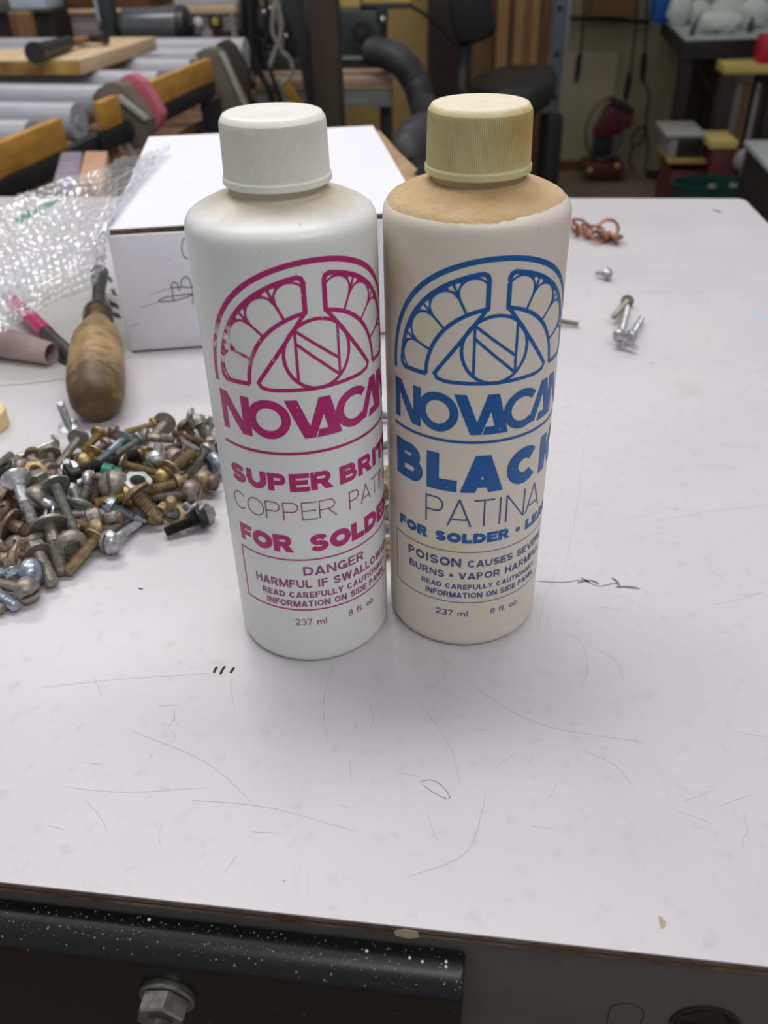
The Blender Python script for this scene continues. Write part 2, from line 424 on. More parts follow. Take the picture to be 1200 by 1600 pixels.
# ------------------------------------------------------------------ room shell
wdir = Vector((0.9941, -0.1078, 0)); wn = Vector((0.1078, 0.9941, 0))
wp = Vector((964, 4625, 0))
def wallpt(s, z, off=0.0): return wp+wdir*s+wn*off+Vector((0, 0, z))
def onwall(px, py, off=0.0): return onplane(px, py, wp+wn*off, wn)
b = MB(); b.prism([(-7000, -1500, -900), (4600, -1500, -900), (4600, 5600, -900), (-7000, 5600, -900)], (0, 0, -60))
single('floor', b, M['concrete'], '', '', kind='structure')
b = MB(); b.prism([wallpt(-7600, -900), wallpt(3300, -900), wallpt(3300, 1900), wallpt(-7600, 1900)], wn*80)
single('wall_back', b, M['wall'], '', '', kind='structure')
zb = onwall(960, 80).z
b = MB(); b.prism([wallpt(-620, -900, -14), wallpt(210, -900, -14), wallpt(210, zb, -14), wallpt(-620, zb, -14)], wn*13.5)
single('trim_wall_panel', b, M['wall_low'], '', '', kind='structure')
b = MB(); b.prism([wallpt(-620, -900, -28), wallpt(210, -900, -28), wallpt(210, -850, -28), wallpt(-620, -850, -28)], wn*13.5)
single('baseboard_back', b, M['brown_wood'], '', '', kind='structure')

# ------------------------------------------------------------------ workbench
FD = Vector((0.99, -0.141, 0)).normalized(); FN = Vector((FD.y, -FD.x, 0))   # along the front edge, and outwards to the viewer
FP = Vector((-106.5, 136.2, 0))
def fline(x): return FP+FD*((x-FP.x)/FD.x)
RB = Vector((321, 770.3, 0)); LBk = Vector((-760, 886, 0))
top_poly = [fline(-760), fline(258), RB+Vector((-0.5, -8, 0)), RB+Vector((-2, -3, 0)), RB+Vector((-5, -0.6, 0)), RB+Vector((-10, 0.5, 0)), LBk]
bench = empty('workbench', 'white laminate workbench top with dark layered edge, under the bottles', 'workbench', (0, 400, -900))
b = MB(); b.prism([p+Vector((0, 0, -0.6)) for p in top_poly], (0, 0, 0.6)); part(bench, 'laminate_sheet', b, M['laminate'])
def inset(d): return [p+(Vector((0, 400, 0))-p).normalized()*d for p in top_poly]
for z, t, d, m in ((-2.4, 1.8, 0.15, 'dark_edge'), (-2.9, 0.5, 0.0, 'ferrule'), (-4.6, 1.7, 0.2, 'dark_edge')):
    b = MB(); b.prism([p+Vector((0, 0, z)) for p in inset(d)], (0, 0, t)); part(bench, 'edge_layer', b, M[m])
ain = 1.2
b = MB(); a0, a1 = fline(-755)-FN*ain, fline(255)-FN*ain
b.prism([a0+Vector((0, 0, -4.6)), a1+Vector((0, 0, -4.6)), a1+Vector((0, 0, -130)), a0+Vector((0, 0, -130))], -FN*4)
part(bench, 'front_apron', b, M['apron'], 'grey painted metal apron')
b = MB(); c0, c1 = RB+Vector((-6, -20, 0)), fline(252)-FN*8
b.prism([c0+Vector((0, 0, -4.6)), c1+Vector((0, 0, -4.6)), c1+Vector((0, 0, -130)), c0+Vector((0, 0, -130))], Vector((-4, 0, 0)))
part(bench, 'side_apron', b, M['apron'])
for (x, y) in ((-730, 245), (232, 110), (285, 740), (-730, 850)):
    b = MB(); b.box((x-18, y-18, -900), (x+18, y+18, -4.6)); part(bench, 'leg', b, M['apron'])
# hole with its brown rim, pencil outline and a dab of glue on the apron
ap = FP-FN*ain
hc = onplane(1101, 1598, ap, FN)
b = MB(); mt = frame(hc+FN*0.05, FD, FN)
b.lathe([(9.0, 0.0), (9.0, 0.5), (8.2, 0.6), (8.0, -0.0), (7.6, -0.0)], mt, 32, caps=True); part(bench, 'bored_hole', b, M['hole'], 'round brown hole bored in the grey apron')
b = MB(); pts = []
for (px, py) in ((948, 1600), (953, 1578), (960, 1571), (985, 1569), (1003, 1577), (1006, 1586), (1001, 1600)): pts.append(onplane(px, py, ap+FN*0.12, FN))
b.tube(curve(pts, 4), 0.12, 4); part(bench, 'pencil_outline', b, M['pencil'])
b = MB(); q = [onplane(px, py, FP+FN*0.3, FN) for (px, py) in ((616, 1456), (630, 1453), (652, 1457), (655, 1464), (640, 1467), (618, 1462))]
b.prism(q, -FN*1.2); part(bench, 'glue_dab', b, M['tan_line'], 'dab of yellowish dried glue on the edge')

def marks(name, lines, m, w, z, label=None, kind=None):
    b = MB()
    for ln in lines: b.ribbon(curve([onz(px, py) for (px, py) in ln], 5), w, z)
    return part(bench, name, b, m, label, kind)
marks('pen_line', [[(838, 908), (880, 910), (910, 907), (935, 916), (960, 912), (975, 918), (1000, 920)]], M['pen'], 0.6, 0.04)
marks('pen_smear', [[(902, 911), (914, 908), (926, 908), (936, 913)], [(956, 903), (963, 908), (967, 914)], [(962, 918), (980, 917), (1000, 920)], [(908, 903), (922, 911)]], M['pen'], 1.2, 0.045)
marks('pencil_leaf', [[(655, 1222), (675, 1219), (693, 1230), (703, 1246), (697, 1248), (680, 1240), (660, 1226)]], M['pen'], 0.2, 0.04)
sc_lines = [[(905, 590), (1000, 660), (1150, 735)], [(760, 1240), (730, 1330), (640, 1370)], [(870, 985), (905, 1000), (918, 1045), (905, 1080)],
            [(920, 1010), (960, 1030), (975, 1065)], [(905, 1170), (960, 1195), (990, 1230)], [(60, 1075), (180, 1062), (330, 1052)],
            [(520, 1040), (505, 1100), (512, 1160)], [(880, 900), (900, 800), (912, 700)], [(840, 990), (850, 940), (870, 890)],
            [(1000, 820), (1100, 800), (1200, 790)], [(300, 1250), (420, 1262), (560, 1300)], [(200, 1140), (320, 1190), (400, 1260)],
            [(720, 1060), (840, 1130), (1010, 1160)], [(1040, 560), (1120, 590), (1190, 600)], [(350, 1365), (360, 1350), (372, 1335)],
            [(960, 700), (1060, 690), (1190, 700)], [(640, 1080), (700, 1160), (720, 1230)], [(100, 1230), (200, 1238), (330, 1230)]]
for k in range(34):
    x, y = random.uniform(30, 1170), random.uniform(1040, 1300); a = random.uniform(-0.6, 0.6) if random.random() < 0.6 else random.uniform(0.9, 2.2); l = random.uniform(15, 60)
    sc_lines.append([(x, y), (x+math.cos(a)*l*0.5+random.uniform(-5, 5), y+math.sin(a)*l*0.5), (x+math.cos(a)*l, y+math.sin(a)*l)])
for k in range(16):
    x, y = random.uniform(880, 1170), random.uniform(430, 1000); a = random.uniform(-0.3, 0.3); l = random.uniform(20, 90)
    sc_lines.append([(x, y), (x+math.cos(a)*l*0.5, y+math.sin(a)*l*0.5+random.uniform(-3, 3)), (x+math.cos(a)*l, y+math.sin(a)*l)])
marks('scratches', sc_lines, M['pale_line'], 0.11, 0.03, None, 'stuff')
marks('scuff_mark', [[(334, 1052), (337, 1045), (340, 1042)], [(344, 1054), (348, 1046), (352, 1041)], [(360, 1052), (363, 1047), (366, 1043)]], M['scuff'], 1.0, 0.05, 'three short black scuffs')
b = MB(); b.prism([onz(px, py, 0.03) for px, py in ((1029, 1431), (1034, 1433), (1036, 1438), (1041, 1439), (1040, 1448), (1033, 1451), (1031, 1444))], (0, 0, 0.12)); part(bench, 'tan_spot', b, M['tan_line'])
marks('speck', [[(216, 919), (220, 920), (223, 921)]], M['scuff'], 0.7, 0.05)
marks('blue_smear', [[(1170, 486), (1185, 491), (1199, 500)]], M['bluewhite'], 6, 0.04)
marks('dark_chip', [[(1113, 327), (1119, 329), (1127, 332)]], M['scuff'], 2.2, 0.06)

# black vise jaw with its bolt
jz = -10.0; jf = 10.5
jaw_r = onz(727, 1490, jz-2)
vise = empty('bench_vise', 'black enamelled vise jaw with dust and a hex nut, below bench edge', 'vise', jaw_r+Vector((-140, 0, -60)))
def jp(s, o, z): return jaw_r-FD*s+FN*o+Vector((0, 0, z-jaw_r.z))
base_o = (ap-jaw_r).dot(FN)+0.2
b = MB(); prof = []
rr = 7.5
prof = [(base_o, jz-0.8), (base_o+0.6, jz)]+[(base_o+jf-rr+rr*math.sin(t*PI/12), jz-rr+rr*math.cos(t*PI/12)) for t in range(0, 7)]+[(base_o+jf, -75), (base_o, -75)]
n = len(prof); vs = []
secs = [(0, 0.35), (0.4, 0.16), (1.2, 0.0), (340, 0.0)]
for (s, sh) in secs:
    for (o, z) in prof:
        c = (base_o+jf*0.5, -38); vs.append(jp(s, c[0]+(o-c[0])*(1-sh*0.35), c[1]+(z-c[1])*(1-sh*0.06)))
fs = []
for k in range(len(secs)-1):
    for i in range(n): fs.append((k*n+i, k*n+(i+1) % n, (k+1)*n+(i+1) % n, (k+1)*n+i))
b.add(vs, fs, True); b.f.append(list(range(n))); b.sm.append(False); b.f.append([len(secs)*n-1-i for i in range(n)]); b.sm.append(False)
part(vise, 'jaw_plate', b, M['black_paint'])
# dust lying on the rounded lip: tiny grains
b = MB()
for k in range(420):
    s = random.uniform(0.5, 175); t = abs(random.gauss(0, 0.42)); t = min(t, 1.15)
    p = jp(s, base_o+jf-rr+rr*math.sin(t)-random.uniform(0, 2.5)*(t < 0.25), jz-rr+rr*math.cos(t)); b.sphere(p, random.choice((0.1, 0.14, 0.18, 0.28)), 5)
part(vise, 'dust_grains', b, M['dust_speck'], None, 'stuff')
b = MB()
for (px, py) in ((697, 1511), (697, 1503), (233, 1437), (640, 1497), (573, 1486), (660, 1503)):
    b.sphere(onplane(px, py, jp(0, base_o+jf-1.0, 0), (FN+Vector((0, 0, 0.8))).normalized()), 0.42, 7)
part(vise, 'paint_spatter', b, M['paint_drop'], None, 'stuff')
jplane = jp(0, base_o+jf, 0)
nc = onplane(262, 1557, jplane+FN*1.0, FN)
mt = frame(nc-FN*1.0, FD, FN)
b = MB(); b.lathe([(7.6, 0), (7.8, 0.4), (7.8, 1.8), (7.3, 2.2)], mt, 32); part(vise, 'washer', b, M['bolt_grey'])
b = MB(); mh = frame(nc+FN*1.2, FD*0.96+Vector((0, 0, 0.25)), FN); b.lathe([(6.6, 0), (7.0, 0.3), (7.0, 4.8), (6.5, 5.4), (3.6, 5.5)], mh, 6, smooth=False); part(vise, 'hex_nut', b, M['bolt_grey'])
b = MB(); pr = []
for k in range(16): pr += [(3.0, k*0.5), (3.4, k*0.5+0.25)]
pr += [(2.4, 8.6)]
b.lathe(pr, frame(nc+FN*1.2, FD, FN), 16); part(vise, 'stud', b, M['bolt_grey'])

# ------------------------------------------------------------------ lettering made of strokes
def arc(cx, cy, rx, ry, a0, a1, n=14):
    return [(cx+rx*math.cos(math.radians(a0+(a1-a0)*i/n)), cy+ry*math.sin(math.radians(a0+(a1-a0)*i/n))) for i in range(n+1)]
NW = dict(A=.82, B=.74, C=.80, D=.78, E=.66, F=.62, G=.82, H=.76, I=.28, K=.80, L=.60, M=.92, N=.78, O=.84, P=.70, R=.76, S=.72, T=.68, U=.76, V=.80, W=1.16, Y=.78)
HEAVY = 0.0
NW.update({'2': .62, '3': .62, '7': .60, '8': .62, 'm': .90, 'l': .24, 'f': .34, 'o': .58, 'z': .50, '.': .26, '*': .34, ' ': .36})
def glyph(ch, W, Hh, w):
    """list of ('s', points) strokes and ('p', points) polygons"""
    h = w/2; o = []; S = lambda *p: o.append(('s', list(p))); P = lambda *p: o.append(('p', list(p)))
    dw = w*1.12
    def diag(x0, y0, x1, y1): P((x0, y0), (x0+dw, y0), (x1+dw, y1), (x1, y1))
    if ch == 'A': diag(0, 0, W/2-dw/2, Hh); diag(W-dw, 0, W/2-dw/2, Hh); o.append(('s', [(W*.2, Hh*.25), (W*.8, Hh*.25)], w*(.7 if w/Hh > .2 else 1)))
    elif ch in 'BPR':
        mid = Hh*(.53 if ch == 'B' else .47); w2 = w*(.8 if w/Hh > .2 else 1); g = w2/2; mid = mid if ch == 'B' else mid-0
        S((h, 0), (h, Hh)); ry = (Hh-g-mid)/2; x1 = W*.92-h; x = max(x1-ry*1.0, h+.12)
        o.append(('s', [(h, Hh-g), (x, Hh-g)]+arc(x, mid+ry, x1-x, ry, 90, -90, 12)+[(h, mid)], w2))
        if ch == 'B':
            ry = (mid-g)/2; x = max(W-h-ry*1.0, h+.12)
            o.append(('s', [(h, mid), (x, mid)]+arc(x, g+ry, W-h-x, ry, 90, -90, 12)+[(h, g)], w2))
        if ch == 'R': P((W*.5-dw*.5, mid), (W*.5+dw*.55, mid), (W, 0), (W-dw*1.1, 0))
    elif ch == 'C': o.append(('s', arc(W/2, Hh/2, W/2-h, Hh/2-h, 42, 318, 22)))
    elif ch == 'G': o.append(('s', arc(W/2, Hh/2, W/2-h, Hh/2-h, 42, 330, 22))); S((W*.55, Hh*.42), (W-h, Hh*.42), (W-h, 0))
    elif ch == 'D':
        S((h, 0), (h, Hh)); o.append(('s', [(h, Hh-h), (W*.42, Hh-h)]+arc(W*.42, Hh/2, W*.58-h, Hh/2-h, 90, -90, 14)+[(h, h)]))
    elif ch in 'EF':
        S((h, 0), (h, Hh)); w2 = w*(.8 if w/Hh > .2 else 1); g = w2/2
        o += [('s', [(h, Hh-g), (W, Hh-g)], w2), ('s', [(h, Hh*.51), (W*.92, Hh*.51)], w2)]
        if ch == 'E': o.append(('s', [(h, g), (W, g)], w2))
    elif ch == 'H': S((h, 0), (h, Hh)); S((W-h, 0), (W-h, Hh)); S((h, Hh*.52), (W-h, Hh*.52))
    elif ch in 'Il': S((W/2, 0), (W/2, Hh))
    elif ch == 'K': S((h, 0), (h, Hh)); diag(W-dw*1.1, 0, W*.3, Hh*.55); diag(h, Hh*.36, W-dw*1.15, Hh)
    elif ch == 'L': S((h, 0), (h, Hh)); S((h, h), (W, h))
    elif ch == 'M': S((h, 0), (h, Hh)); S((W-h, 0), (W-h, Hh)); diag(W/2-dw/2, 0, 0, Hh); diag(W/2-dw/2, 0, W-dw, Hh)
    elif ch == 'N': S((h, 0), (h, Hh)); S((W-h, 0), (W-h, Hh)); diag(W-dw, 0, 0, Hh)
    elif ch == 'O': o.append(('c', arc(W/2, Hh/2, W/2-h, Hh/2-h, 0, 360, 30)[:-1]))
    elif ch == 'S':
        w2 = w*(.84 if w/Hh > .2 else 1); g = w2/2; ry = (Hh/2-g)/2; rx = W/2-h
        o.append(('s', arc(W/2, Hh-g-ry, rx*.94, ry, 15, 270, 18)+arc(W/2, g+ry, rx, ry, 90, -165, 18)[1:], w2))
    elif ch == 'T': S((W/2, 0), (W/2, Hh)); S((0, Hh-h), (W, Hh-h))
    elif ch == 'U': o.append(('s', [(h, Hh)]+arc(W/2, W/2, W/2-h, W/2-h, 180, 360, 14)+[(W-h, Hh)]))
    elif ch == 'V': diag(W/2-dw/2, 0, 0, Hh); diag(W/2-dw/2, 0, W-dw, Hh)
    elif ch == 'W':
        diag(W*.27-dw/2, 0, 0, Hh); diag(W*.27-dw/2, 0, W/2-dw/2, Hh); diag(W*.73-dw/2, 0, W/2-dw/2, Hh); diag(W*.73-dw/2, 0, W-dw, Hh)
    elif ch == 'Y': S((W/2, 0), (W/2, Hh*.45)); diag(W/2-dw/2, Hh*.38, 0, Hh); diag(W/2-dw/2, Hh*.38, W-dw, Hh)
    elif ch == '2': o.append(('s', arc(W/2, Hh*.70, W/2-h, Hh*.30-h, 165, -35, 12)+[(h, h), (W, h)]))
    elif ch == '3':
        ry = (Hh/2-h)/2
        o.append(('s', arc(W/2, Hh-h-ry, W/2-h, ry, 150, -90, 12)+arc(W/2, h+ry, W/2-h, ry, 90, -150, 12)[1:]))
    elif ch == '7': S((0, Hh-h), (W-h, Hh-h), (W*.3, 0))
    elif ch == '8':
        ry = (Hh/2-h)/2
        o.append(('c', arc(W/2, Hh-h-ry, W/2-h*1.4, ry, 0, 360, 18)[:-1])); o.append(('c', arc(W/2, h+ry, W/2-h, ry, 0, 360, 18)[:-1]))
    elif ch == 'm':
        x = Hh*.7; q = (W-w)/4
        S((h, 0), (h, x)); o.append(('s', arc(h+q, x-h-q, q, q, 180, 0, 8)+[(h+2*q, 0)])); o.append(('s', arc(h+3*q, x-h-q, q, q, 180, 0, 8)+[(h+4*q, 0)]))
    elif ch == 'f': o.append(('s', [(W*.42, 0), (W*.42, Hh*.8)]+arc(W*.42+Hh*.16, Hh*.82, Hh*.16, Hh*.16, 180, 90, 6))); S((0, Hh*.66), (W, Hh*.66))
    elif ch == 'o': o.append(('c', arc(W/2, Hh*.35, W/2-h, Hh*.36-h, 0, 360, 20)[:-1]))
    elif ch == 'z': S((0, Hh*.7-h), (W-h, Hh*.7-h), (h, h), (W, h))
    elif ch == '.': P((W/2-w*.6, 0), (W/2+w*.6, 0), (W/2+w*.6, w*1.2), (W/2-w*.6, w*1.2))
    elif ch == '*': P(*arc(W/2, Hh*.48, Hh*.24, Hh*.24, 0, 360, 12)[:-1])
    return o
def stroke_polys(pts, w, closed=False):
    q = [p for k, p in enumerate(pts) if k == 0 or abs(p[0]-pts[k-1][0])+abs(p[1]-pts[k-1][1]) > 1e-5]
    n = len(q); V = [Vector((p[0], p[1])) for p in q]; Lf = []; Rg = []
    for k in range(n):
        a = V[k-1] if (closed or k > 0) else None; c = V[(k+1) % n] if (closed or k < n-1) else None
        d1 = (V[k]-a).normalized() if a is not None else None; d2 = (c-V[k]).normalized() if c is not None else None
        if d1 is None: d1 = d2
        if d2 is None: d2 = d1
        n1 = Vector((-d1.y, d1.x)); n2 = Vector((-d2.y, d2.x)); mm = (n1+n2)
        mm = mm.normalized() if mm.length > 1e-4 else n1
        s = w/2/max(mm.dot(n1), 0.35); Lf.append(V[k]+mm*s); Rg.append(V[k]-mm*s)
    return [[Lf[k], Lf[(k+1) % n], Rg[(k+1) % n], Rg[k]] for k in range(n if closed else n-1)]
class Flat:
    """flat print in label coordinates (u along the wall, v up), later wrapped round the bottle"""
    def __init__(s): s.p = []; s.lev = 0
    def stroke(s, pts, w, closed=False): s.lev += 1; s.p += [(q, s.lev % 11) for q in stroke_polys(pts, w, closed)]
    def poly(s, pts): s.lev += 1; s.p.append(([Vector((a[0], a[1])) for a in pts], s.lev % 11))
    def text(s, t, ua, ub, va, vb, w, gap=0.1, aspect=1.0):
        Hh = vb-va; tot = sum(NW[c] for c in t)+gap*(len(t)-1); k = (ub-ua)/tot; x = ua
        for c in t:
            W = NW[c]*k
            for g in (glyph(c, W, Hh, w) if c != ' ' else []):
                kind = g[0]; pts = [(x+p[0], va+p[1]) for p in g[1]]; s.lev += 1
                if kind == 'p': s.poly(pts)
                else: s.stroke(pts, g[2] if len(g) > 2 else w, kind == 'c')
            x += W+gap*k
    def build(s, parent, name, m, R, cx, cy, label=None):
        bm = bmesh.new()
        for q, lv in s.p:
            a = sum(q[i].x*q[(i+1) % len(q)].y-q[(i+1) % len(q)].x*q[i].y for i in range(len(q)))
            if abs(a) < 1e-7: continue
            if a < 0: q = q[::-1]
            bm.faces.new([bm.verts.new((p.x, p.y, lv*0.011)) for p in q])
        lo = min(v.co.x for v in bm.verts); hi = max(v.co.x for v in bm.verts); u = math.floor(lo/1.6)*1.6
        while u < hi:
            bmesh.ops.bisect_plane(bm, geom=list(bm.verts)+list(bm.edges)+list(bm.faces), plane_co=(u, 0, 0), plane_no=(1, 0, 0)); u += 1.6
        b = MB(); bm.verts.index_update(); RR = R+0.05
        b.add([(cx+(RR+v.co.z)*math.sin(v.co.x/R), cy-(RR+v.co.z)*math.cos(v.co.x/R), v.co.y) for v in bm.verts], [[v.index for v in f.verts] for f in bm.faces]); bm.free()
        return part(parent, name, b, m, label)

def emblem(fl, cu, cv, ky):
    T = lambda r, a: (cu+r*math.cos(math.radians(a)), cv+ky*r*math.sin(math.radians(a)))
    A = lambda r, a0, a1, n=40: [T(r, a0+(a1-a0)*i/n) for i in range(n+1)]
    fl.stroke(A(33, 182.5, -2.5, 80), 1.5)
    for sg in (1, -1):                                   # the two halves of the rose window
        X = lambda p: (cu+sg*(p[0]-cu), p[1])
        inner, outer = 20.2, 29.6
        xr = -2.85; a_top = math.degrees(math.acos((xr-1.6)/outer)); a_in = math.degrees(math.acos(xr/inner))
        ring = [T(inner, 179)]+[(cu-outer+1.4, cv+0.2), (cu-outer+0.2, cv+1.2)]+A(outer, 176, a_top, 34)+[(cu+xr-0.5, cv+ky*(outer-0.75)), (cu+xr, cv+ky*(outer-1.8))]+[(cu+xr, cv+ky*inner*math.sin(math.radians(a_in)))]
        fl.stroke([X(p) for p in ring], 1.35)
        fl.stroke([X(p) for p in A(inner, a_in-1.5, 179, 30)], 1.15)
        cuts = [95.5, 115, 136.3, 158.5, 180]
        for k in range(4):
            c0, c1 = cuts[k], cuts[k+1]; ce = (c0+c1)/2; w = (c1-c0)/2*0.985
            pts = []
            for i in range(15):
                t = -1+2*i/14; pts.append(T(25.0+4.0*math.sqrt(max(0, 1-t*t)), ce+w*t))
            fl.stroke([X(p) for p in pts], 0.6)
            if k < 3:
                fl.stroke([X(T(inner, c1-0.4)), X(T(25.0, c1)), X(T(29.4, c1))], 0.75)
                for e in (-1, 1):                        # ink fillets where the petals part
                    fl.poly([X(T(24.4, c1)), X(T(27.0, c1+e*1.6)), X(T(26.4, c1))])
                    fl.poly([X(T(28.2, c1+e*3.6)), X(T(29.3, c1+e*8.5)), X(T(29.3, c1+e*3.6))])
        tri = [(cu, cv-1.1*ky), (cu-14.0, cv-0.9*ky), (cu-16.6, cv-0.3*ky), (cu-17.4, cv+1.0*ky), (cu-16.5, cv+2.3*ky), (cu-6.4, cv+15.6*ky), (cu-3.3, cv+19.6*ky), (cu+xr, cv+20.4*ky)]
        fl.stroke([X(p) for p in tri], 1.15)
    cc = cv+8.5*ky; r = 9.6
    fl.stroke([(cu+r*math.cos(2*PI*i/48), cc+ky*r*math.sin(2*PI*i/48)) for i in range(48)], 1.0, True)
    for x in (-6.1, 6.1): fl.stroke([(cu+x, cc-ky*7.4), (cu+x, cc+ky*7.4)], 0.8)
    fl.stroke([(cu-6.1, cc+ky*7.1), (cu+6.1, cc-ky*2.4)], 0.8); fl.stroke([(cu-6.1, cc+ky*3.6), (cu+6.1, cc-ky*7.2)], 0.8)

def wordmark(fl, u, v0, v1):
    """seven heavy capitals, the second N mirrored about the mark's middle; u is the left edge"""
    Hh = v1-v0; P = lambda *p: fl.poly([(u+a, v0+b*Hh) for a, b in p])
    P((0, 0), (2.6, 0), (2.6, 1), (0, 1)); P((0, 1), (3.4, 1), (11.4, 0), (8.0, 0)); P((8.6, 0), (11.4, 0), (11.4, 1), (8.6, 1))
    fl.stroke([(u+17.0+5.1*math.cos(2*PI*i/40), v0+Hh*(.5+.395*math.sin(2*PI*i/40))) for i in range(40)], 2.6, True)
    P((22.0, 1), (25.6, 1), (30.4, 0), (27.0, 0)); P((27.6, 0), (30.2, 0), (35.0, 1), (31.8, 1))
    P((31.6, 1), (35.2, 1), (38.4, 0), (34.8, 0)); P((30.6, 0), (37, 0), (36.2, .2), (31.4, .2))
    cx = 43.2; pts = [(u+cx+5.2*math.cos(math.radians(a)), v0+Hh*(.5+.40*math.sin(math.radians(a)))) for a in range(40, 311, 9)]
    fl.stroke(pts, 2.5)
    P((45.4, .06), (48.2, .06), (53.2, 1), (50.6, 1)); P((50.4, 1), (53.8, 1), (57.2, .0), (53.8, .0)); P((49.6, 0), (55.6, 0), (55.0, .2), (50.4, .2))
    P((55.2, 0), (57.6, 0), (57.6, 1), (55.2, 1)); P((55.2, 1), (58.4, 1), (66.4, 0), (63.0, 0)); P((64.0, 0), (66.6, 0), (66.6, 1), (64.0, 1))

# ------------------------------------------------------------------ bottles
R = 26.5
def bottle(cx, cy, name, label, body_m, cap_m, old, lean):
    t = empty(name, label, 'bottle', (cx, cy, 0), None)
    T = Matrix.Translation((cx, cy, 0))
    b = MB()
    prof = [(22.0, 1.6), (23.4, 0.25), (24.3, 0.1), (25.4, 0.55), (26.1, 1.4), (26.45, 2.8), (R, 4.2), (R, 60), (R, 142.5), (26.42, 144.2), (26.1, 145.5), (25.4, 146.7), (24.3, 147.6),
            (22.6, 148.5), (19.5, 149.9), (16.4, 151.0), (14.2, 151.7), (13.0, 152.2), (12.5, 153.0), (12.5, 155.2)]
    b.lathe(prof, T, 96); part(t, 'body', b, body_m)
    # ribbed screw cap: plain flange, fine ribs, chamfered top
    n = 640; z0, z1 = 154.3, 171.5
    prof = [(12.8, z0), (14.35, z0), (14.62, z0+0.3), (14.62, z0+1.7), (14.35, z0+2.0), (14.3, z0+2.1), (14.22, z0+2.4), (13.95, z1-2.6), (13.9, z1-2.2), (13.75, z1-1.6), (12.95, z1-0.35), (12.3, z1-0.05), (11.6, z1), (4, z1+0.1), (0.5, z1-0.25)]
    rib = lambda k, i, r: r-(0.34 if (i % 4) in (1, 2) else 0.0) if 6 <= k <= 8 else r
    b = MB(); b.lathe(prof, T, n, rad=rib, smooth=True)
    me_o = bpy.data.objects.new('cap', b.mesh('cap', cap_m, (cx, cy, z0))); COL.objects.link(me_o); me_o.parent = t; me_o.location = (0, 0, z0*SC)
    return t
b1 = bottle(-26.2, 242.34, 'plastic_bottle', 'white plastic bottle with magenta lettering and clean white ribbed cap', M['body_white'], M['cap_white'], False, 0)
b2 = bottle(28.27, 247.91, 'plastic_bottle', 'cream plastic bottle with blue lettering and yellowed cap, tan dust on shoulder', M['body_cream'], M['cap_old'], True, 0)

# --- magenta print
fl = Flat(); emblem(fl, 9.8, 105.8, 1.05); fl.build(b1, 'printed_emblem', M['magenta'], R, -26.2, 242.34, 'magenta stained-glass window emblem, scraped at left')
fl = Flat(); wordmark(fl, -22.9, 89.2, 101.7); fl.stroke([(-23.4, 84.5), (43.2, 84.2)], 0.9)
fl.text('SUPER', -22.6, 11.6, 71.2, 77.5, 2.0, 0.04); fl.text('BRITE', 13.8, 42.5, 71.0, 77.3, 2.0, 0.04)
fl.text('FOR', -22.4, -2.2, 48.3, 54.9, 2.1, 0.04); fl.text('SOLDER', 2.7, 42, 48.3, 54.9, 2.1, 0.04)
fl.stroke([(-23, 24.5), (-23, 45.3), (42.6, 45.3), (42.6, 24.5)], 0.5, True)
fl.build(b1, 'printed_heading', M['magenta'], R, -26.2, 242.34)
fl = Flat(); fl.text('COPPER', -23.4, 12.2, 60.7, 67.2, 0.36, 0.06); fl.text('PATINA', 16.6, 43, 60.7, 67.2, 0.36, 0.06)
fl.text('DANGER', -0.1, 21.4, 39.0, 42.5, 0.72); fl.text('HARMFUL IF SWALLOWED', -17.4, 37, 33.9, 37.1, 0.62)
fl.text('READ CAREFULLY CAUTIONARY', -15.2, 34.8, 29.7, 32.1, 0.5); fl.text('INFORMATION ON SIDE PANEL', -13.9, 33.6, 25.9, 28.4, 0.5)
fl.text('237 ml', -4.3, 6.4, 17.8, 20.4, 0.34); fl.text('8 fl. oz.', 14.0, 26, 18.0, 20.6, 0.34)
fl.build(b1, 'printed_small_text', M['mauve'], R, -26.2, 242.34)
# --- blue print
fl = Flat(); emblem(fl, 4.0, 103.6, 1.05); fl.build(b2, 'printed_emblem', M['blue'], R, 28.27, 247.91, 'blue stained-glass window emblem')
fl = Flat(); wordmark(fl, -29.3, 85.9, 98.9); fl.stroke([(-29.8, 83.3), (37.6, 83.3)], 0.9)
fl.text('BLACK', -28.9, 37.2, 65.4, 78.6, 4.2, 0.06)
fl.text('FOR SOLDER * LEAD', -27.6, 35.6, 45.9, 49.8, 1.35, 0.05)
fl.build(b2, 'printed_heading', M['blue'], R, 28.27, 247.91)
fl = Flat(); fl.text('PATINA', -16.0, 26.4, 52.5, 62.7, 0.55, 0.06)
fl.stroke([(-29.9, 20.9), (-29.9, 42.2), (37.6, 42.2), (37.6, 20.9)], 0.24, True)
fl.text('POISON', -23.1, -3.5, 36.1, 39.5, 0.8); fl.text('CAUSES SEVERE', -1.4, 31.5, 36.1, 38.9, 0.55)
fl.text('BURNS * VAPOR HARMFUL', -22.7, 31, 31.0, 33.8, 0.58); fl.text('READ CAREFULLY CAUTIONARY', -17.3, 27.2, 26.7, 28.7, 0.42)
fl.text('INFORMATION ON SIDE PANEL', -15.8, 27.2, 22.9, 25.2, 0.44); fl.text('237 ml', -11.7, -0.5, 14.7, 17.2, 0.34); fl.text('8 fl. oz.', 7.2, 19, 14.7, 17.2, 0.34)
fl.build(b2, 'printed_small_text', M['navy'], R, 28.27, 247.91)
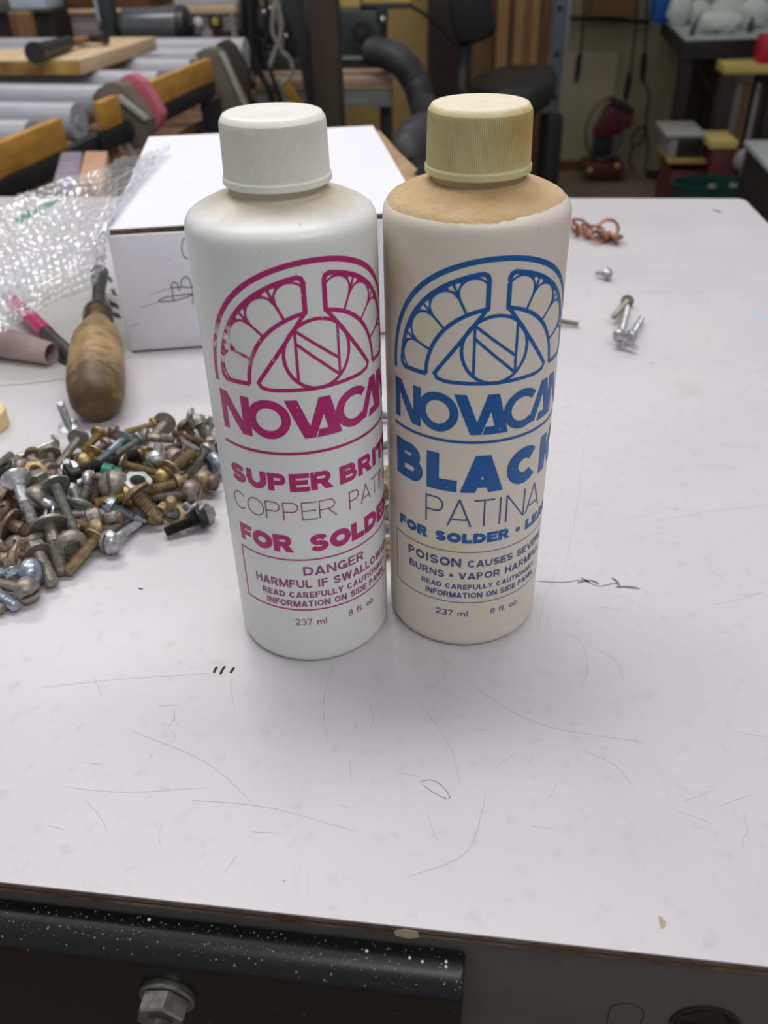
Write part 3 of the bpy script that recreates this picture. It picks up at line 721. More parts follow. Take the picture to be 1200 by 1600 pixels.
# dust lying thick on the old bottle's shoulder
b = MB(); nA, nR = 120, 16; vs = []; fs = []
from mathutils import noise as mnoise
def shoulder_z(r):
    pr = [(26.42, 144.2), (26.1, 145.5), (25.4, 146.7), (24.3, 147.6), (22.6, 148.5), (19.5, 149.9), (16.4, 151.0), (14.2, 151.7), (13.0, 152.2)]
    for k in range(len(pr)-1):
        if pr[k+1][0] <= r <= pr[k][0]:
            t = (r-pr[k+1][0])/(pr[k][0]-pr[k+1][0]); return pr[k+1][1]+(pr[k][1]-pr[k+1][1])*t
    return pr[-1][1]
for k in range(nR+1):
    for i in range(nA):
        a = 2*PI*i/nA
        nz = mnoise.noise((math.cos(a)*6, math.sin(a)*6, 1.3))
        n2 = mnoise.noise((math.cos(a)*22, math.sin(a)*22, 4.1))
        ro = 25.75+0.25*nz+0.45*n2-(1.6*max(0, math.cos(a+0.75))**4)
        r = 13.0+(ro-13.0)*k/nR
        hgt = 0.30+0.22*mnoise.noise((r*math.cos(a)*0.6, r*math.sin(a)*0.6, 7))+0.15*mnoise.noise((r*math.cos(a)*1.8, r*math.sin(a)*1.8, 3))
        e = min(1, (nR-k)/2.0); vs.append((28.27+r*math.cos(a), 247.91+r*math.sin(a), shoulder_z(r)+(hgt*e if k < nR else -0.06)))
for k in range(nR):
    for i in range(nA): fs.append((k*nA+i, k*nA+(i+1) % nA, (k+1)*nA+(i+1) % nA, (k+1)*nA+i))
b.add(vs, fs, True); part(b2, 'dust_layer', b, M['dust'], 'tan sawdust settled on the shoulder')

# ------------------------------------------------------------------ white carton behind the bottles
bxH = 72.5
B0 = Vector((-148, 478.7, 0)); bd = Vector((0.9936, 0.113, 0)).normalized(); bn = Vector((-bd.y, bd.x, 0))
bt = [onz(628, 275, bxH), onz(572, 197, bxH)]
wB = (Vector((bt[0].x, bt[0].y, 0))-B0).dot(bd); lB = (Vector((bt[1].x, bt[1].y, 0))-B0).dot(bn)
box = empty('carton', 'white cardboard carton with pencil scribble on its front, behind the bottles', 'box', B0+bd*wB*0.5+bn*lB*0.5)
def bp(s, l, z): return B0+bd*s+bn*l+Vector((0, 0, z))
th_ = 2.6; zt_ = bxH-3.0
def panel(a, b_, c, d, off, name, m, bevel=0.5, label=None):
    q = MB(); q.prism([a, b_, c, d], off, bevel); return part(box, name, q, m, label)
panel(bp(0, 0, 1.2), bp(wB, 0, 1.2), bp(wB, 0, zt_), bp(0, 0, zt_), bn*th_, 'front_panel', M['carton'], 0.7)
panel(bp(0, lB, 1.2), bp(wB, lB, 1.2), bp(wB, lB, zt_), bp(0, lB, zt_), -bn*th_, 'back_panel', M['carton'])
panel(bp(0, th_, 1.2), bp(0, lB-th_, 1.2), bp(0, lB-th_, zt_), bp(0, th_, zt_), bd*th_, 'side_panel', M['carton'])
panel(bp(wB, th_, 1.2), bp(wB, lB-th_, 1.2), bp(wB, lB-th_, zt_), bp(wB, th_, zt_), -bd*th_, 'side_panel', M['carton'])
panel(bp(1, 1, 0.1), bp(wB-1, 1, 0.1), bp(wB-1, lB-1, 0.1), bp(1, lB-1, 0.1), Vector((0, 0, 1.1)), 'base_panel', M['card_brown'], 0)
panel(bp(1.5, 1.2, zt_+0.1), bp(wB, 1.2, zt_+0.1), bp(wB, lB, zt_+0.1), bp(1.5, lB, zt_+0.1), Vector((0, 0, 2.6)), 'lid_core', M['card_brown'], 0, 'brown corrugated core showing at the cut edge')
panel(bp(0.5, 1.6, bxH-0.3), bp(wB, 1.6, bxH-0.3), bp(wB+0.3, lB, bxH-0.3), bp(0.5, lB, bxH-0.3), Vector((0, 0, 0.5)), 'lid', M['carton'], 0)
# torn brown flaps standing off the right side
b = MB(); e0 = bp(wB+0.5, lB-3, bxH-3)
b.prism([bp(wB+0.4, lB-4, bxH-2), bp(wB+5, lB-6, bxH-2.5), bp(wB+13, lB-70, bxH-7), bp(wB+18, lB-110, bxH-8), bp(wB+12, lB-120, bxH-12), bp(wB+0.4, lB-122, bxH-16), bp(wB+0.4, lB-60, bxH-14)], Vector((0.4, 0.3, -1.8)), 0.3); part(box, 'flap', b, M['card_tan'], 'brown inside of a torn flap')
b = MB(); b.prism([bp(wB+0.4, 105, bxH-5), bp(wB+16, 118, bxH-9), bp(wB+24, 96, bxH-15), bp(wB+14, 62, bxH-18), bp(wB+0.4, 60, bxH-12)], Vector((0.3, 0, -1.8)), 0.3); part(box, 'flap', b, M['card_tan'])
b = MB(); zo = lambda x, y: onplane(130+x/6, 330+y/6, B0-bn*0.12, bn)
for ln in ([(985, 445), (950, 430), (928, 380), (925, 320), (935, 270), (955, 255)], [(715, 838), (760, 812), (850, 795), (1030, 775), (940, 815), (850, 840), (720, 848), (715, 836)],
           [(848, 838), (832, 725), (828, 690), (850, 665), (885, 685), (890, 715), (905, 745)], [(815, 722), (905, 712), (1018, 716)], [(920, 712), (918, 650), (955, 615), (1000, 645), (1012, 716)],
           [(1025, 700), (1030, 870)]):
    b.tube(curve([zo(*p) for p in ln], 4), 0.26, 4)
part(box, 'pencil_scribble', b, M['pencil'])
b = MB()
for ln in ([(610, 795), (700, 760), (810, 725)], [(530, 900), (620, 880), (715, 850)], [(430, 1020), (450, 1018)], [(430, 1085), (480, 1070), (530, 1058)], [(790, 455), (830, 445)], [(798, 635), (810, 670)]):
    b.tube(curve([zo(*p) for p in ln], 4), 0.12, 4)
part(box, 'faint_pencil', b, M['pale_line'])

# ------------------------------------------------------------------ leaflet, paper roll, marker
sheet = empty('leaflet', 'grey white paper leaflet with black print under the wooden handled tool', 'paper', onz(120, 520, 0.2))
b = MB(); b.prism([onz(px, py, 0.15) for (px, py) in ((-60, 606), (40, 600), (102, 592), (150, 585), (206, 556), (205, 552), (166, 420), (-60, 440))], (0, 0, 0.25)); part(sheet, 'paper', b, M['paper'])
b = MB()
for q in (((172, 450), (179, 453), (183, 462), (176, 460)), ((171, 469), (183, 475), (187, 483), (173, 478)), ((174, 487), (186, 490), (190, 498), (180, 496)), ((168, 432), (173, 432), (176, 440), (171, 441))):
    b.prism([onz(px, py, 0.45) for px, py in q], (0, 0, 0.05))
part(sheet, 'black_print', b, M['print_black'])

p0 = onz(81, 553, 7.0); p1 = onz(-60, 520, 11.5); ax = (p1-p0).normalized(); ln_ = (p1-p0).length
b = MB(); b.lathe([(5.9, 0), (6.6, 0), (11.0, ln_), (10.2, ln_), (5.9, 0.0)], frame(p0, Vector((0, 0, 1)), ax), 32, caps=False)
single('paper_roll', b, M['tube_paper'], 'pinkish grey rolled paper tube lying beside the marker', 'paper roll')

mk = empty('marker_pen', 'pink capped dark marker lying between paper roll and wooden handle', 'marker', onz(85, 530, 0))
q0 = onz(112, 556, 5.5); q1 = onz(77, 519, 7.5); q2 = onz(39, 488, 9.5); q3 = onz(14, 462, 11)
axm = (q2-q0).normalized(); ff = frame(q0, Vector((0, 0, 1)), axm); Lm = (q1-q0).length; Lc = (q2-q0).length; Lt = (q3-q0).length
b = MB(); b.lathe([(3.2, 0), (3.9, 1.0), (4.1, Lm*0.5), (4.1, Lm)], ff, 24); part(mk, 'barrel', b, M['dark_plastic'])
b = MB(); b.lathe([(4.1, Lm), (4.6, Lm+0.3), (4.6, Lc-1), (4.3, Lc)], ff, 24); part(mk, 'cap', b, M['pink'], 'bright pink cap')
b = MB(); b.lathe([(4.0, Lc), (4.0, Lt-2), (3.2, Lt)], ff, 24); part(mk, 'cap_end', b, M['pink'])
b = MB(); b.box((4.4, -1.2, Lc-9), (6.2, 1.2, Lc-2), ff, 0.4); part(mk, 'clip', b, M['dark_plastic'])
b = MB(); tp = onz(95, 563, 1.6); b.lathe([(1.6, 0), (1.6, 5), (1.0, 8)], frame(tp, Vector((0, 0, 1)), Vector((0.7, -0.6, 0))), 12)
single('pen_tip', b, M['dark_plastic'], 'small black stub in the shade left of the wooden handle', 'pen tip')

# ------------------------------------------------------------------ wooden handled tool
h0 = onz(149, 627, 13.5); h1 = onz(154, 476, 15.0); hax = (h1-h0).normalized(); HL = (h1-h0).length
drv = empty('turnscrew', 'old tool with bulbous worn wooden handle lying before the carton', 'screwdriver', Vector((h0.x, h0.y, 0)))
hf = frame(h0, Vector((1, 0, 0)), hax)
def hpart(name, prof, m, n=40, label=None, flat=None):
    me = MB(); me.lathe(prof, Matrix.Identity(4), n, rad=flat)
    # keep the handle's long axis as the local -Y so its grain follows it
    o = bpy.data.objects.new(name, me.mesh(name, m)); COL.objects.link(o); o.parent = drv
    o.matrix_local = Matrix.Translation(-drv.location) @ Matrix.Translation(hf.translation*SC) @ hf.to_3x3().to_4x4()
    if label: o['label'] = label
    return o
s_ = 0.94
flatf = lambda k, i, r: r*(1-0.035*(1+math.cos(6*2*PI*i/40))*0.5)
hpart('handle', [(v[0]*s_, v[1]) for v in [(5, -2.4), (9.5, -1.6), (12.6, 0.8), (14.4, 5), (15.6, 13), (16.2, 24), (16.3, 42), (15.9, 57), (15.2, 69), (14.2, 77), (13.2, 81.5), (12.0, 82), (10.8, 89), (9.2, 97), (8.8, 99)]], M['handle_wood'], 40, None, flatf)
hpart('ferrule', [(8.7, 98), (9.0, 99), (8.5, 103), (9.1, 111), (8.9, 117), (8.0, 118.5), (4.5, 119)], M['ferrule'])
hpart('shaft', [(4.1, 118), (4.1, 150), (4.3, 164), (5.6, 180), (6.0, 190), (3.8, 194)], M['tool_steel'], 16)
# pale yellow roll of tape at the left edge of the frame
b = MB(); tc_ = onz(-30, 668, 0)
b.lathe([(9, 0), (13.6, 0), (14, 0.5), (14, 8.5), (13.6, 9), (9, 9), (9, 0)], Matrix.Translation(tc_), 40, caps=False)
single('tape_roll', b, M['yellow_tape'], 'small pale yellow roll left of the upright screw', 'tape')

# ------------------------------------------------------------------ bubble wrap
ctrl = [
 [(-70, 340, 575), (0, 320, 585), (70, 292, 600), (150, 264, 622), (215, 244, 650), (268, 231, 0)],
 [(-70, 385, 545), (0, 366, 550), (70, 342, 558), (138, 312, 570), (190, 285, 0), (258, 240, 0)],
 [(-70, 440, 512), (0, 420, 510), (66, 392, 510), (122, 366, 505), (160, 340, 0), (216, 278, 0)],
 [(-70, 505, 478), (0, 482, 475), (56, 446, 470), (106, 420, 466), (148, 396, 466), (166, 348, 0)],
 [(-70, 570, 450), (-2, 530, 448), (36, 500, 446), (92, 472, 452), (149, 446, 456), (157, 402, 464)]]
G = [[(onz(px, py, bxH+4.5) if not y else at(px, py, y)) for (px, py, y) in r] for r in ctrl]
def crv(P, t):
    n = len(P)-1; x = min(max(t*n, 0), n-1e-6); k = int(x); u = x-k
    p = lambda i: P[min(max(i, 0), n)] if 0 <= i <= n else (2*P[0]-P[1] if i < 0 else 2*P[n]-P[n-1])
    a, b, c, d = p(k-1), p(k), p(k+1), p(k+2)
    return 0.5*((2*b)+(c-a)*u+(2*a-5*b+4*c-d)*u*u+(3*b-a-3*c+d)*u**3)
def surf(s, t): return crv([crv(r, s) for r in G], t)
NU, NV = 190, 130
row = [[None]*(NV+1) for _ in range(NU+1)]
base = [[surf(i/NU, j/NV) for j in range(NV+1)] for i in range(NU+1)]
for i in range(NU+1):
    for j in range(NV+1):
        p = base[i][j]; du = base[min(i+1, NU)][j]-base[max(i-1, 0)][j]; dv = base[i][min(j+1, NV)]-base[i][max(j-1, 0)]
        nrm = du.cross(dv).normalized()
        if nrm.dot(CAM-p) < 0: nrm = -nrm
        # hexagonal bubbles, about 8 mm apart
        U = i/NU*26+0.5*mnoise.noise((i*0.03, j*0.03, 3)); V = j/NV*16+0.5*mnoise.noise((i*0.03, j*0.03, 8)); rI = math.floor(V); bh = 0
        for rr_ in (rI-1, rI, rI+1):
            off = 0.5 if rr_ % 2 else 0.0; cI = round(U-off)+off
            d = math.hypot(U-cI, (V-rr_-0.5)*0.9)
            if d < 0.46: bh = max(bh, math.sqrt(max(0, 1-(d/0.46)**2)))
        crk = mnoise.noise((U*0.45, V*0.4, 2.0))*3.2+mnoise.noise((U*1.3, V*1.1, 9.0))*1.3
        if bh > 0: bh *= 0.65+0.5*mnoise.noise((round(U*2), round(V*2), 5))
        row[i][j] = p+nrm*(1.8*bh+crk*0.8+0.8)
def project(p):
    d = p-CAM; z = d.dot(fw); return 600+F*d.dot(rt)/z, 800-F*d.dot(up)/z
def inside(p, poly):
    x, y = p; c = False
    for k in range(len(poly)):
        (x0, y0), (x1, y1) = poly[k-1], poly[k]
        if (y0 > y) != (y1 > y) and x < (x1-x0)*(y-y0)/(y1-y0)+x0: c = not c
    return c
seam = [(-5, 440), (42, 398), (86, 390), (46, 436), (-5, 486)]; gprint = [(18, 346), (40, 330), (66, 318), (94, 308), (84, 320), (58, 332), (30, 349)]
layers = {'w': MB(), 's': MB(), 'g': MB()}
wv = [row[i][j] for i in range(NU+1) for j in range(NV+1)]
pj = [project(v) for v in wv]
fsel = {'w': [], 's': [], 'g': []}
for i in range(NU):
    for j in range(NV):
        f = (i*(NV+1)+j, (i+1)*(NV+1)+j, (i+1)*(NV+1)+j+1, i*(NV+1)+j+1); q = pj[f[0]]
        k = 's' if inside(q, seam) else ('g' if inside(q, gprint) and mnoise.noise((i*0.16, j*0.16, 0)) > -0.22 else 'w')
        fsel[k].append(f)
wrp = empty('bubble_wrap', 'crumpled clear bubble wrap sheet draped over the left of the carton', 'bubble wrap', at(60, 400, 505)-Vector((0, 0, 20)))
for k, nm, m in (('w', 'film', M['wrap']), ('s', 'seam', M['film_white']), ('g', 'green_print', M['film_green'])):
    idx = {}; q = MB(); vs = []; fs = []
    for f in fsel[k]:
        g = []
        for i in f:
            if i not in idx: idx[i] = len(vs); vs.append(wv[i])
            g.append(idx[i])
        fs.append(g)
    q.add(vs, fs, True); part(wrp, nm, q, m, 'milky sealed strip' if k == 's' else ('patch of green print' if k == 'g' else None))

# ------------------------------------------------------------------ the heap of screws
def split_head(b, prof, gap, n_arc=9, cross=False):
    """slotted head: prof = (r, h) from the rim up to the crown, h measured away from the shank (local -z); two D halves beside a slot"""
    rim = prof[0][0]; floor_h = prof[0][1]
    b.lathe([(rim, -floor_h+0.01), (rim, -(floor_h+0.12))], None, 20)
    sectors = 4 if cross else 2
    for s in range(sectors):
        rot = Matrix.Rotation(s*2*PI/sectors, 3, 'Z'); vs = []; rows = 0
        for (r, h) in prof:
            r = max(r, gap/2*(1.5 if cross else 1.02)); g = gap/2
            if cross: a0, a1 = math.asin(min(1, g/r)), PI/2-math.asin(min(1, g/r))
            else: a0, a1 = math.asin(min(1, g/r)), PI-math.asin(min(1, g/r))
            for i in range(n_arc):
                a = a0+(a1-a0)*i/(n_arc-1); vs.append(rot @ Vector((r*math.cos(a), r*math.sin(a), -h)))
            rows += 1
        fs = []
        for k in range(rows-1):
            for i in range(n_arc-1): fs.append((k*n_arc+i, k*n_arc+i+1, (k+1)*n_arc+i+1, (k+1)*n_arc+i))
        b.add(vs, fs, True)
        o = len(b.v)-len(vs)
        if cross:                                        # close against the middle
            for e in (0, n_arc-1):
                c = len(b.v); b.v.append(rot @ Vector((gap/2, gap/2, -floor_h))); b.f.append([c]+[o+k*n_arc+e for k in range(rows)]); b.sm.append(False)
        else:
            b.f.append([o+k*n_arc for k in range(rows)]+[o+k*n_arc+n_arc-1 for k in range(rows-1, -1, -1)]); b.sm.append(False)
        b.f.append([o+(rows-1)*n_arc+i for i in range(n_arc)]); b.sm.append(False)
    return b
HC = {}
def head_mesh(kind, m):
    if (kind, m) in HC: return HC[(kind, m)]
    b = MB()                                             # unit: head radius 1
    if kind == 'pan': split_head(b, [(1, 0.05), (1, 0.28), (0.92, 0.5), (0.72, 0.66), (0.4, 0.75), (0.12, 0.78)], 0.26); b.lathe([(0.5, 0.12), (1, 0.0), (1, -0.3), (0.8, -0.42)], None, 20)
    elif kind == 'round': split_head(b, [(1, 0.05), (0.97, 0.34), (0.86, 0.62), (0.66, 0.84), (0.38, 0.98), (0.1, 1.03)], 0.26); b.lathe([(0.5, 0.1), (1, 0), (0.97, -0.3), (0.85, -0.52)], None, 20)
    elif kind == 'truss': split_head(b, [(1, 0.02), (0.97, 0.14), (0.82, 0.3), (0.58, 0.42), (0.3, 0.48), (0.1, 0.5)], 0.22); b.lathe([(0.4, 0.14), (0.98, 0.0), (1, -0.06), (0.9, -0.2)], None, 24)
    elif kind == 'fill': split_head(b, [(1, 0.3), (1, 0.75), (0.86, 0.95), (0.5, 1.06), (0.12, 1.1)], 0.26); b.lathe([(0.6, 0), (1, 0), (1, -0.34)], None, 20)
    elif kind == 'flat': split_head(b, [(1, 0.0), (0.98, 0.12), (0.6, 0.16), (0.14, 0.18)], 0.24); b.lathe([(0.42, 0.75), (1, 0.06), (1, -0.03)], None, 20)
    elif kind == 'phil':
        b.lathe([(0.42, 0.75), (1, 0.06), (1, -0.1), (0.66, -0.14)], None, 24); split_head(b, [(0.72, 0.06), (0.72, 0.16), (0.5, 0.19), (0.3, 0.2)], 0.3, 6, True)
        split = [(1.0, -0.1), (0.72, -0.15), (0.72, -0.06)]; b.lathe(split, None, 24, caps=False)
    elif kind == 'hexw': b.lathe([(0.5, 0), (1, 0), (1.0, -0.16), (0.86, -0.2)], None, 24); b.lathe([(0.84, -0.2), (0.84, -0.75), (0.7, -0.85)], None, 6, smooth=False)
    elif kind == 'wide': b.lathe([(0.3, 0.02), (1, 0.02), (1.0, -0.14), (0.9, -0.2), (0.55, -0.22)], None, 28); split_head(b, [(0.56, 0.2), (0.55, 0.36), (0.36, 0.46), (0.12, 0.5)], 0.2)
    elif kind == 'sock': b.lathe([(0.4, 0.3), (0.95, 0.2), (1, 0), (0.97, -0.22), (0.78, -0.42), (0.55, -0.5)], None, 28, caps=False); b.lathe([(0.55, -0.5), (0.5, -0.5), (0.5, 0.0), (0.02, 0.05)], None, 6, caps=False, smooth=False)
    HC[(kind, m)] = b; return b
def shank(L, d, thr=1.0, point=False, plain=0.0):
    b = MB(); pitch = max(0.95, d*0.24); pr = [(d/2*0.94, -0.3)]; z = plain*L
    if plain: pr.append((d/2*0.94, z))
    k = 0
    end = L-(d*0.9 if point else 0.5)
    while z < end:
        pr += [(d/2*(1-0.26*thr), z+0.05), (d/2, z+pitch*0.5)]; z += pitch
    pr += [(d/2*0.8, z+0.02)]
    if point: pr += [(d*0.12, L+0.2)]
    else: pr += [(d/2*0.62, z+0.35)]
    return b.lathe(pr, None, 12, smooth=False)
def link(nm, me, parent, mtx=None):
    o = bpy.data.objects.new(nm, me); COL.objects.link(o); o.parent = parent
    if mtx is not None: o.matrix_local = mtx
    return o
def scaled(b, s, sz=None):
    q = MB(); q.f = b.f; q.sm = b.sm; q.v = [Vector((v.x*s, v.y*s, v.z*(sz or s))) for v in b.v]; return q
def place_screw(kind, hr, d, m, hp, tp, label, group, roll=0.0, point=False, plain=0.0, thr=1.0, name='machine_screw', cat='screw'):
    L = max((tp-hp).length, 3.0); ax = (tp-hp).normalized()
    t = empty(name, label, cat, hp, group)
    q = Vector((0, 0, 1)).rotation_difference(ax)
    t.rotation_mode = 'QUATERNION'; t.rotation_quaternion = q @ Quaternion((0, 0, 1), roll)
    hm = scaled(head_mesh(kind, m), hr).mesh('head', M[m]); link('head', hm, t)
    link('shank', shank(L, d, thr, point, plain).mesh('shank', M[m]), t)
    return t
def zp(x, y): return x/3.33333, 620+y/3.33333
G_ = 'screws of the heap'
MAIN = []
def S(kind, hr, d, m, hx, hy, tx, ty, zh, zt, label, roll=0.0, **k):
    hp = onz(*zp(hx, hy), zh); tp = onz(*zp(tx, ty), zt); MAIN.append(((hp+tp)/2, label))
    return place_screw(kind, hr, d, m, hp, tp, label, k.pop('group', G_), roll, **k)
# kind, head radius, shank diameter, metal, head x y, tip x y, head z, tip z
S('truss', 5.3, 4.2, 'zinc', 358, 152, 316, 40, 1.6, 16.5, 'silver screw standing on its wide head apart from the heap', group='loose screws off the heap')
S('truss', 3.6, 3.6, 'greenz', 285, 232, -30, 372, 4, 3, 'long greenish silver bolt along the heap\'s far left edge', plain=0.6)
S('round', 5.2, 4, 'grey', 406, 222, 300, 360, 9, 9, 'grey screw with big ball head at the heap\'s far edge', 0.6)
S('pan', 4.2, 3.8, 'brass', 512, 198, 436, 282, 11, 9, 'brassy screw with upright head beside the grey ball head', 1.2)
S('fill', 3.6, 3.4, 'brown', 606, 188, 700, 205, 8, 7, 'short brown screw with barrel head at the heap\'s far edge', 0.4)
S('pan', 3.5, 3.2, 'brass', 792, 146, 650, 186, 8, 9, 'gold screw pointing left along the heap\'s far edge', 0.9)
S('truss', 5.8, 4.4, 'grey', 856, 140, 790, 216, 8, 10, 'grey screw with broad domed head on the heap\'s far edge', 1.0)
S('pan', 4, 3.6, 'brown', 962, 158, 1010, 200, 9, 6, 'shiny brown headed screw near the far right of the heap', 0.5)
S('hexw', 4.2, 4.2, 'brown', 1120, 262, 908, 192, 6, 11, 'long brown threaded bolt pointing left from the white bottle', 0.3)
S('fill', 4.4, 5.2, 'grey', 1040, 150, 1078, 215, 10, 5, 'stubby dark grey bolt nearest the white bottle at the far edge')
S('truss', 5.0, 3.9, 'bluez', 640, 222, 516, 338, 13, 12, 'blue grey smooth screw lying on top behind the black bolt', 0.7, plain=0.6)
S('truss', 3.4, 3.2, 'greenz', 716, 224, 612, 298, 12, 11, 'slim greenish silver screw right of the blue grey one', 0.3)
S('round', 4.6, 4.4, 'grey', 768, 212, 905, 222, 10, 9, 'pale grey ball headed screw pointing right, far edge', 0.2, plain=0.5)
S('round', 4.8, 4.4, 'zinc', 812, 326, 826, 252, 13, 14, 'bright chrome round headed screw with its slot facing the viewer', 0.9)
S('fill', 5.2, 4.2, 'pinkz', 900, 320, 850, 300, 8, 7, 'pinkish grey barrel head behind the flanged tan screw', 0.8)
S('wide', 6.2, 5.2, 'tan', 886, 388, 1000, 290, 12, 13, 'tan screw with flange and coarse thread pointing up right', 0.4)
S('flat', 5.0, 4.2, 'zinc', 994, 252, 950, 320, 14, 9, 'silver countersunk screw behind the flanged tan screw', 0.8)
S('round', 3.6, 3.6, 'greenz', 1076, 278, 966, 412, 11, 6, 'greenish silver screw slanting beside the white bottle', 0.5)
S('sock', 6.2, 5.0, 'bluez', 1122, 352, 1188, 330, 6, 6, 'silver hex socket bolt touching the white bottle', 0.2)
S('wide', 5.4, 5.6, 'black', 362, 408, 712, 300, 15, 14, 'long black bolt across the top of the heap', 0.3, plain=0.15, thr=0.7)
S('truss', 4.6, 3.6, 'tan', 646, 350, 838, 402, 14, 10, 'slim tan screw pointing right below the black bolt', 0.6)
S('round', 5.2, 3.8, 'brass', 846, 424, 765, 412, 9, 8, 'brass slotted screw under the slim tan screw', 1.3)
S('round', 5.2, 3.8, 'tan', 1054, 440, 985, 452, 6, 5, 'tan slotted ball head at the right end of the heap', 0.7)
S('pan', 4.6, 3.8, 'brass', 975, 455, 1040, 470, 6, 5, 'brass pan headed screw left of the tan ball head', 1.2)
S('round', 6.8, 4.6, 'grey', 600, 462, 650, 500, 14, 6, 'large grey slotted dome facing up in the middle of the heap', 1.1)
S('fill', 4.8, 5.6, 'tan', 912, 456, 772, 494, 9, 10, 'thick tan screw with cone head in the right half of the heap', 0.4)
S('pan', 4.8, 5.0, 'brass', 652, 520, 500, 556, 12, 12, 'orange brass screw with coarse thread in the heap\'s middle', 0.5)
S('wide', 6.8, 6.0, 'tan', 712, 508, 838, 644, 14, 5, 'large tan flanged screw with pointed end at the near edge', 0.5, point=True)
S('pan', 4.8, 4.6, 'grey', 984, 512, 772, 528, 7, 7, 'long tan and grey screw lying behind the upright flange', 0.8)
S('wide', 6.4, 4.6, 'tan', 894, 598, 890, 536, 3, 13, 'tan flange screw standing upright at the near right edge', 0.3)
S('truss', 5.4, 4.0, 'zinc', 996, 590, 960, 560, 5, 7, 'tilted silver washer headed screw behind the dark outer bolt', 0.7)
S('hexw', 4.4, 5.0, 'black', 1034, 636, 868, 702, 5, 3, 'dark rusty bolt lying outermost at the right of the heap', 0.2)
S('round', 5.2, 4.8, 'bluez', 594, 582, 762, 650, 9, 4, 'blue silver screw with round head at the near edge', 0.5, point=True)
S('truss', 4.8, 4.2, 'zinc', 296, 612, 585, 604, 10, 9, 'long bright screw lying level behind the blue silver one', 0.5)
S('flat', 6.6, 5.4, 'zinc', 88, 432, 172, 662, 19, 11, 'large bright countersunk screw on top at the heap\'s left', 0.5, plain=0.55)
S('wide', 6.0, 4.4, 'greenz', 292, 462, 392, 716, 19, 9, 'long greenish silver screw with flat flange on top of the heap', 0.3)
S('wide', 8.0, 5.6, 'grey', 262, 682, 320, 908, 11, 3, 'thick grey bolt with washer head and dark tip, near edge', 0.4, plain=0.35)
S('sock', 6.6, 4.6, 'grey', 372, 772, 330, 700, 7, 5, 'dark button head with a hex socket at the near edge', 0.4)
S('truss', 5.4, 4.6, 'tan', 492, 744, 350, 912, 6, 3, 'tan screw pointing down left from the near edge', 0.8, thr=0.7)
S('round', 5.2, 4.0, 'zinc', 582, 752, 722, 654, 5, 3, 'shiny slotted screw on the table in front of the heap', 1.15, plain=0.35)
S('round', 5.2, 4.2, 'tan', 516, 696, 640, 678, 5, 3, 'tan slotted screw behind the shiny one at the near edge', 0.1)
S('hexw', 5.6, 5.6, 'grey', 204, 822, 274, 972, 6, 3, 'grey brown capped bolt at the near left edge', 0.4, thr=0.7)
S('phil', 6.4, 5.4, 'goldz', 108, 838, -40, 848, 6, 5, 'gold chrome cross headed screw at the near left', 0.35, plain=0.6)
S('round', 6.0, 4.6, 'bluez', 152, 918, -40, 918, 6, 4, 'blue silver round headed screw pointing out of frame at left', 0.4)
S('round', 5.4, 4.4, 'grey', 128, 1006, -30, 966, 5, 4, 'grey screw with slotted ball at the near left corner', 1.2, plain=0.6)
S('pan', 4.6, 5.0, 'bluez', -40, 1010, 84, 1088, 4, 3, 'blue zinc thread lying nearest the viewer')
S('pan', 4.0, 4.2, 'grey', -60, 1080, 14, 1106, 3, 3, 'last grey tip at the near left frame edge')
S('wide', 7.0, 6.0, 'brown', 60, 668, 165, 714, 12, 9, 'brown screw with curled flange at the heap\'s left', 0.3, plain=0.5)
S('truss', 6.0, 4.2, 'grey', 184, 770, 140, 720, 6, 7, 'grey wide flat head leaning behind the washer bolt', 0.9)
S('truss', 5.4, 4.2, 'grey', 112, 778, 60, 760, 5, 7, 'dull disc head left of the grey wide flat head', 0.2)
S('round', 5.6, 4.2, 'grey', 196, 526, 250, 500, 14, 8, 'dark slotted dome between the two long top screws', 0.9)
S('pan', 3.6, 3.4, 'zinc', 258, 556, 240, 610, 13, 8, 'small chrome screw end between the two long top screws')
S('truss', 6.6, 4.2, 'greenz', 422, 562, 456, 470, 11, 15, 'greenish disc headed screw standing in the heap\'s middle', 0.6)
S('pan', 4.2, 4.6, 'brown', 524, 440, 486, 548, 15, 9, 'brown threaded shank leaning left of the large grey dome', 0.2)
S('pan', 4.2, 4.8, 'zinc', 396, 520, 366, 460, 8, 15, 'silver threaded tip poking up left of the greenish disc')
S('pan', 4.4, 5.4, 'brown', 290, 440, 262, 392, 9, 14, 'brown shank poking up behind the long flange screw')
S('hexw', 4.4, 3.8, 'pinkz', 246, 372, 156, 322, 12, 10, 'pinkish grey smooth screw pointing to the far left', 0.4, plain=0.6)
S('pan', 4.0, 4.2, 'zinc', 360, 372, 346, 340, 11, 16, 'small silver tip standing left of the black bolt')
S('hexw', 4.8, 4.2, 'grey', 262, 300, 268, 352, 10, 8, 'grey hexagon head under the grey ball head', 0.5)
S('round', 4.8, 3.6, 'brass', 444, 340, 500, 322, 10, 9, 'brass slotted head behind the black bolt', 0.8)
S('truss', 4.6, 3.6, 'brass', 492, 294, 440, 360, 11, 9, 'brass wide headed screw under the blue grey one', 0.5)
S('hexw', 5.0, 4.2, 'brown', 36, 532, 80, 560, 10, 8, 'brown hexagon head at the left frame edge', 0.4)
S('pan', 4.4, 4.0, 'brown', 34, 596, 90, 606, 10, 8, 'brown pan head under the brown hexagon head', 0.9)
S('fill', 5.2, 5.4, 'grey', 470, 640, 390, 664, 7, 6, 'grey barrel headed screw under the level bright screw', 0.3)
S('pan', 4.4, 4.6, 'brown', 620, 640, 520, 640, 5, 5, 'brown screw in shade under the blue silver one', 0.3)
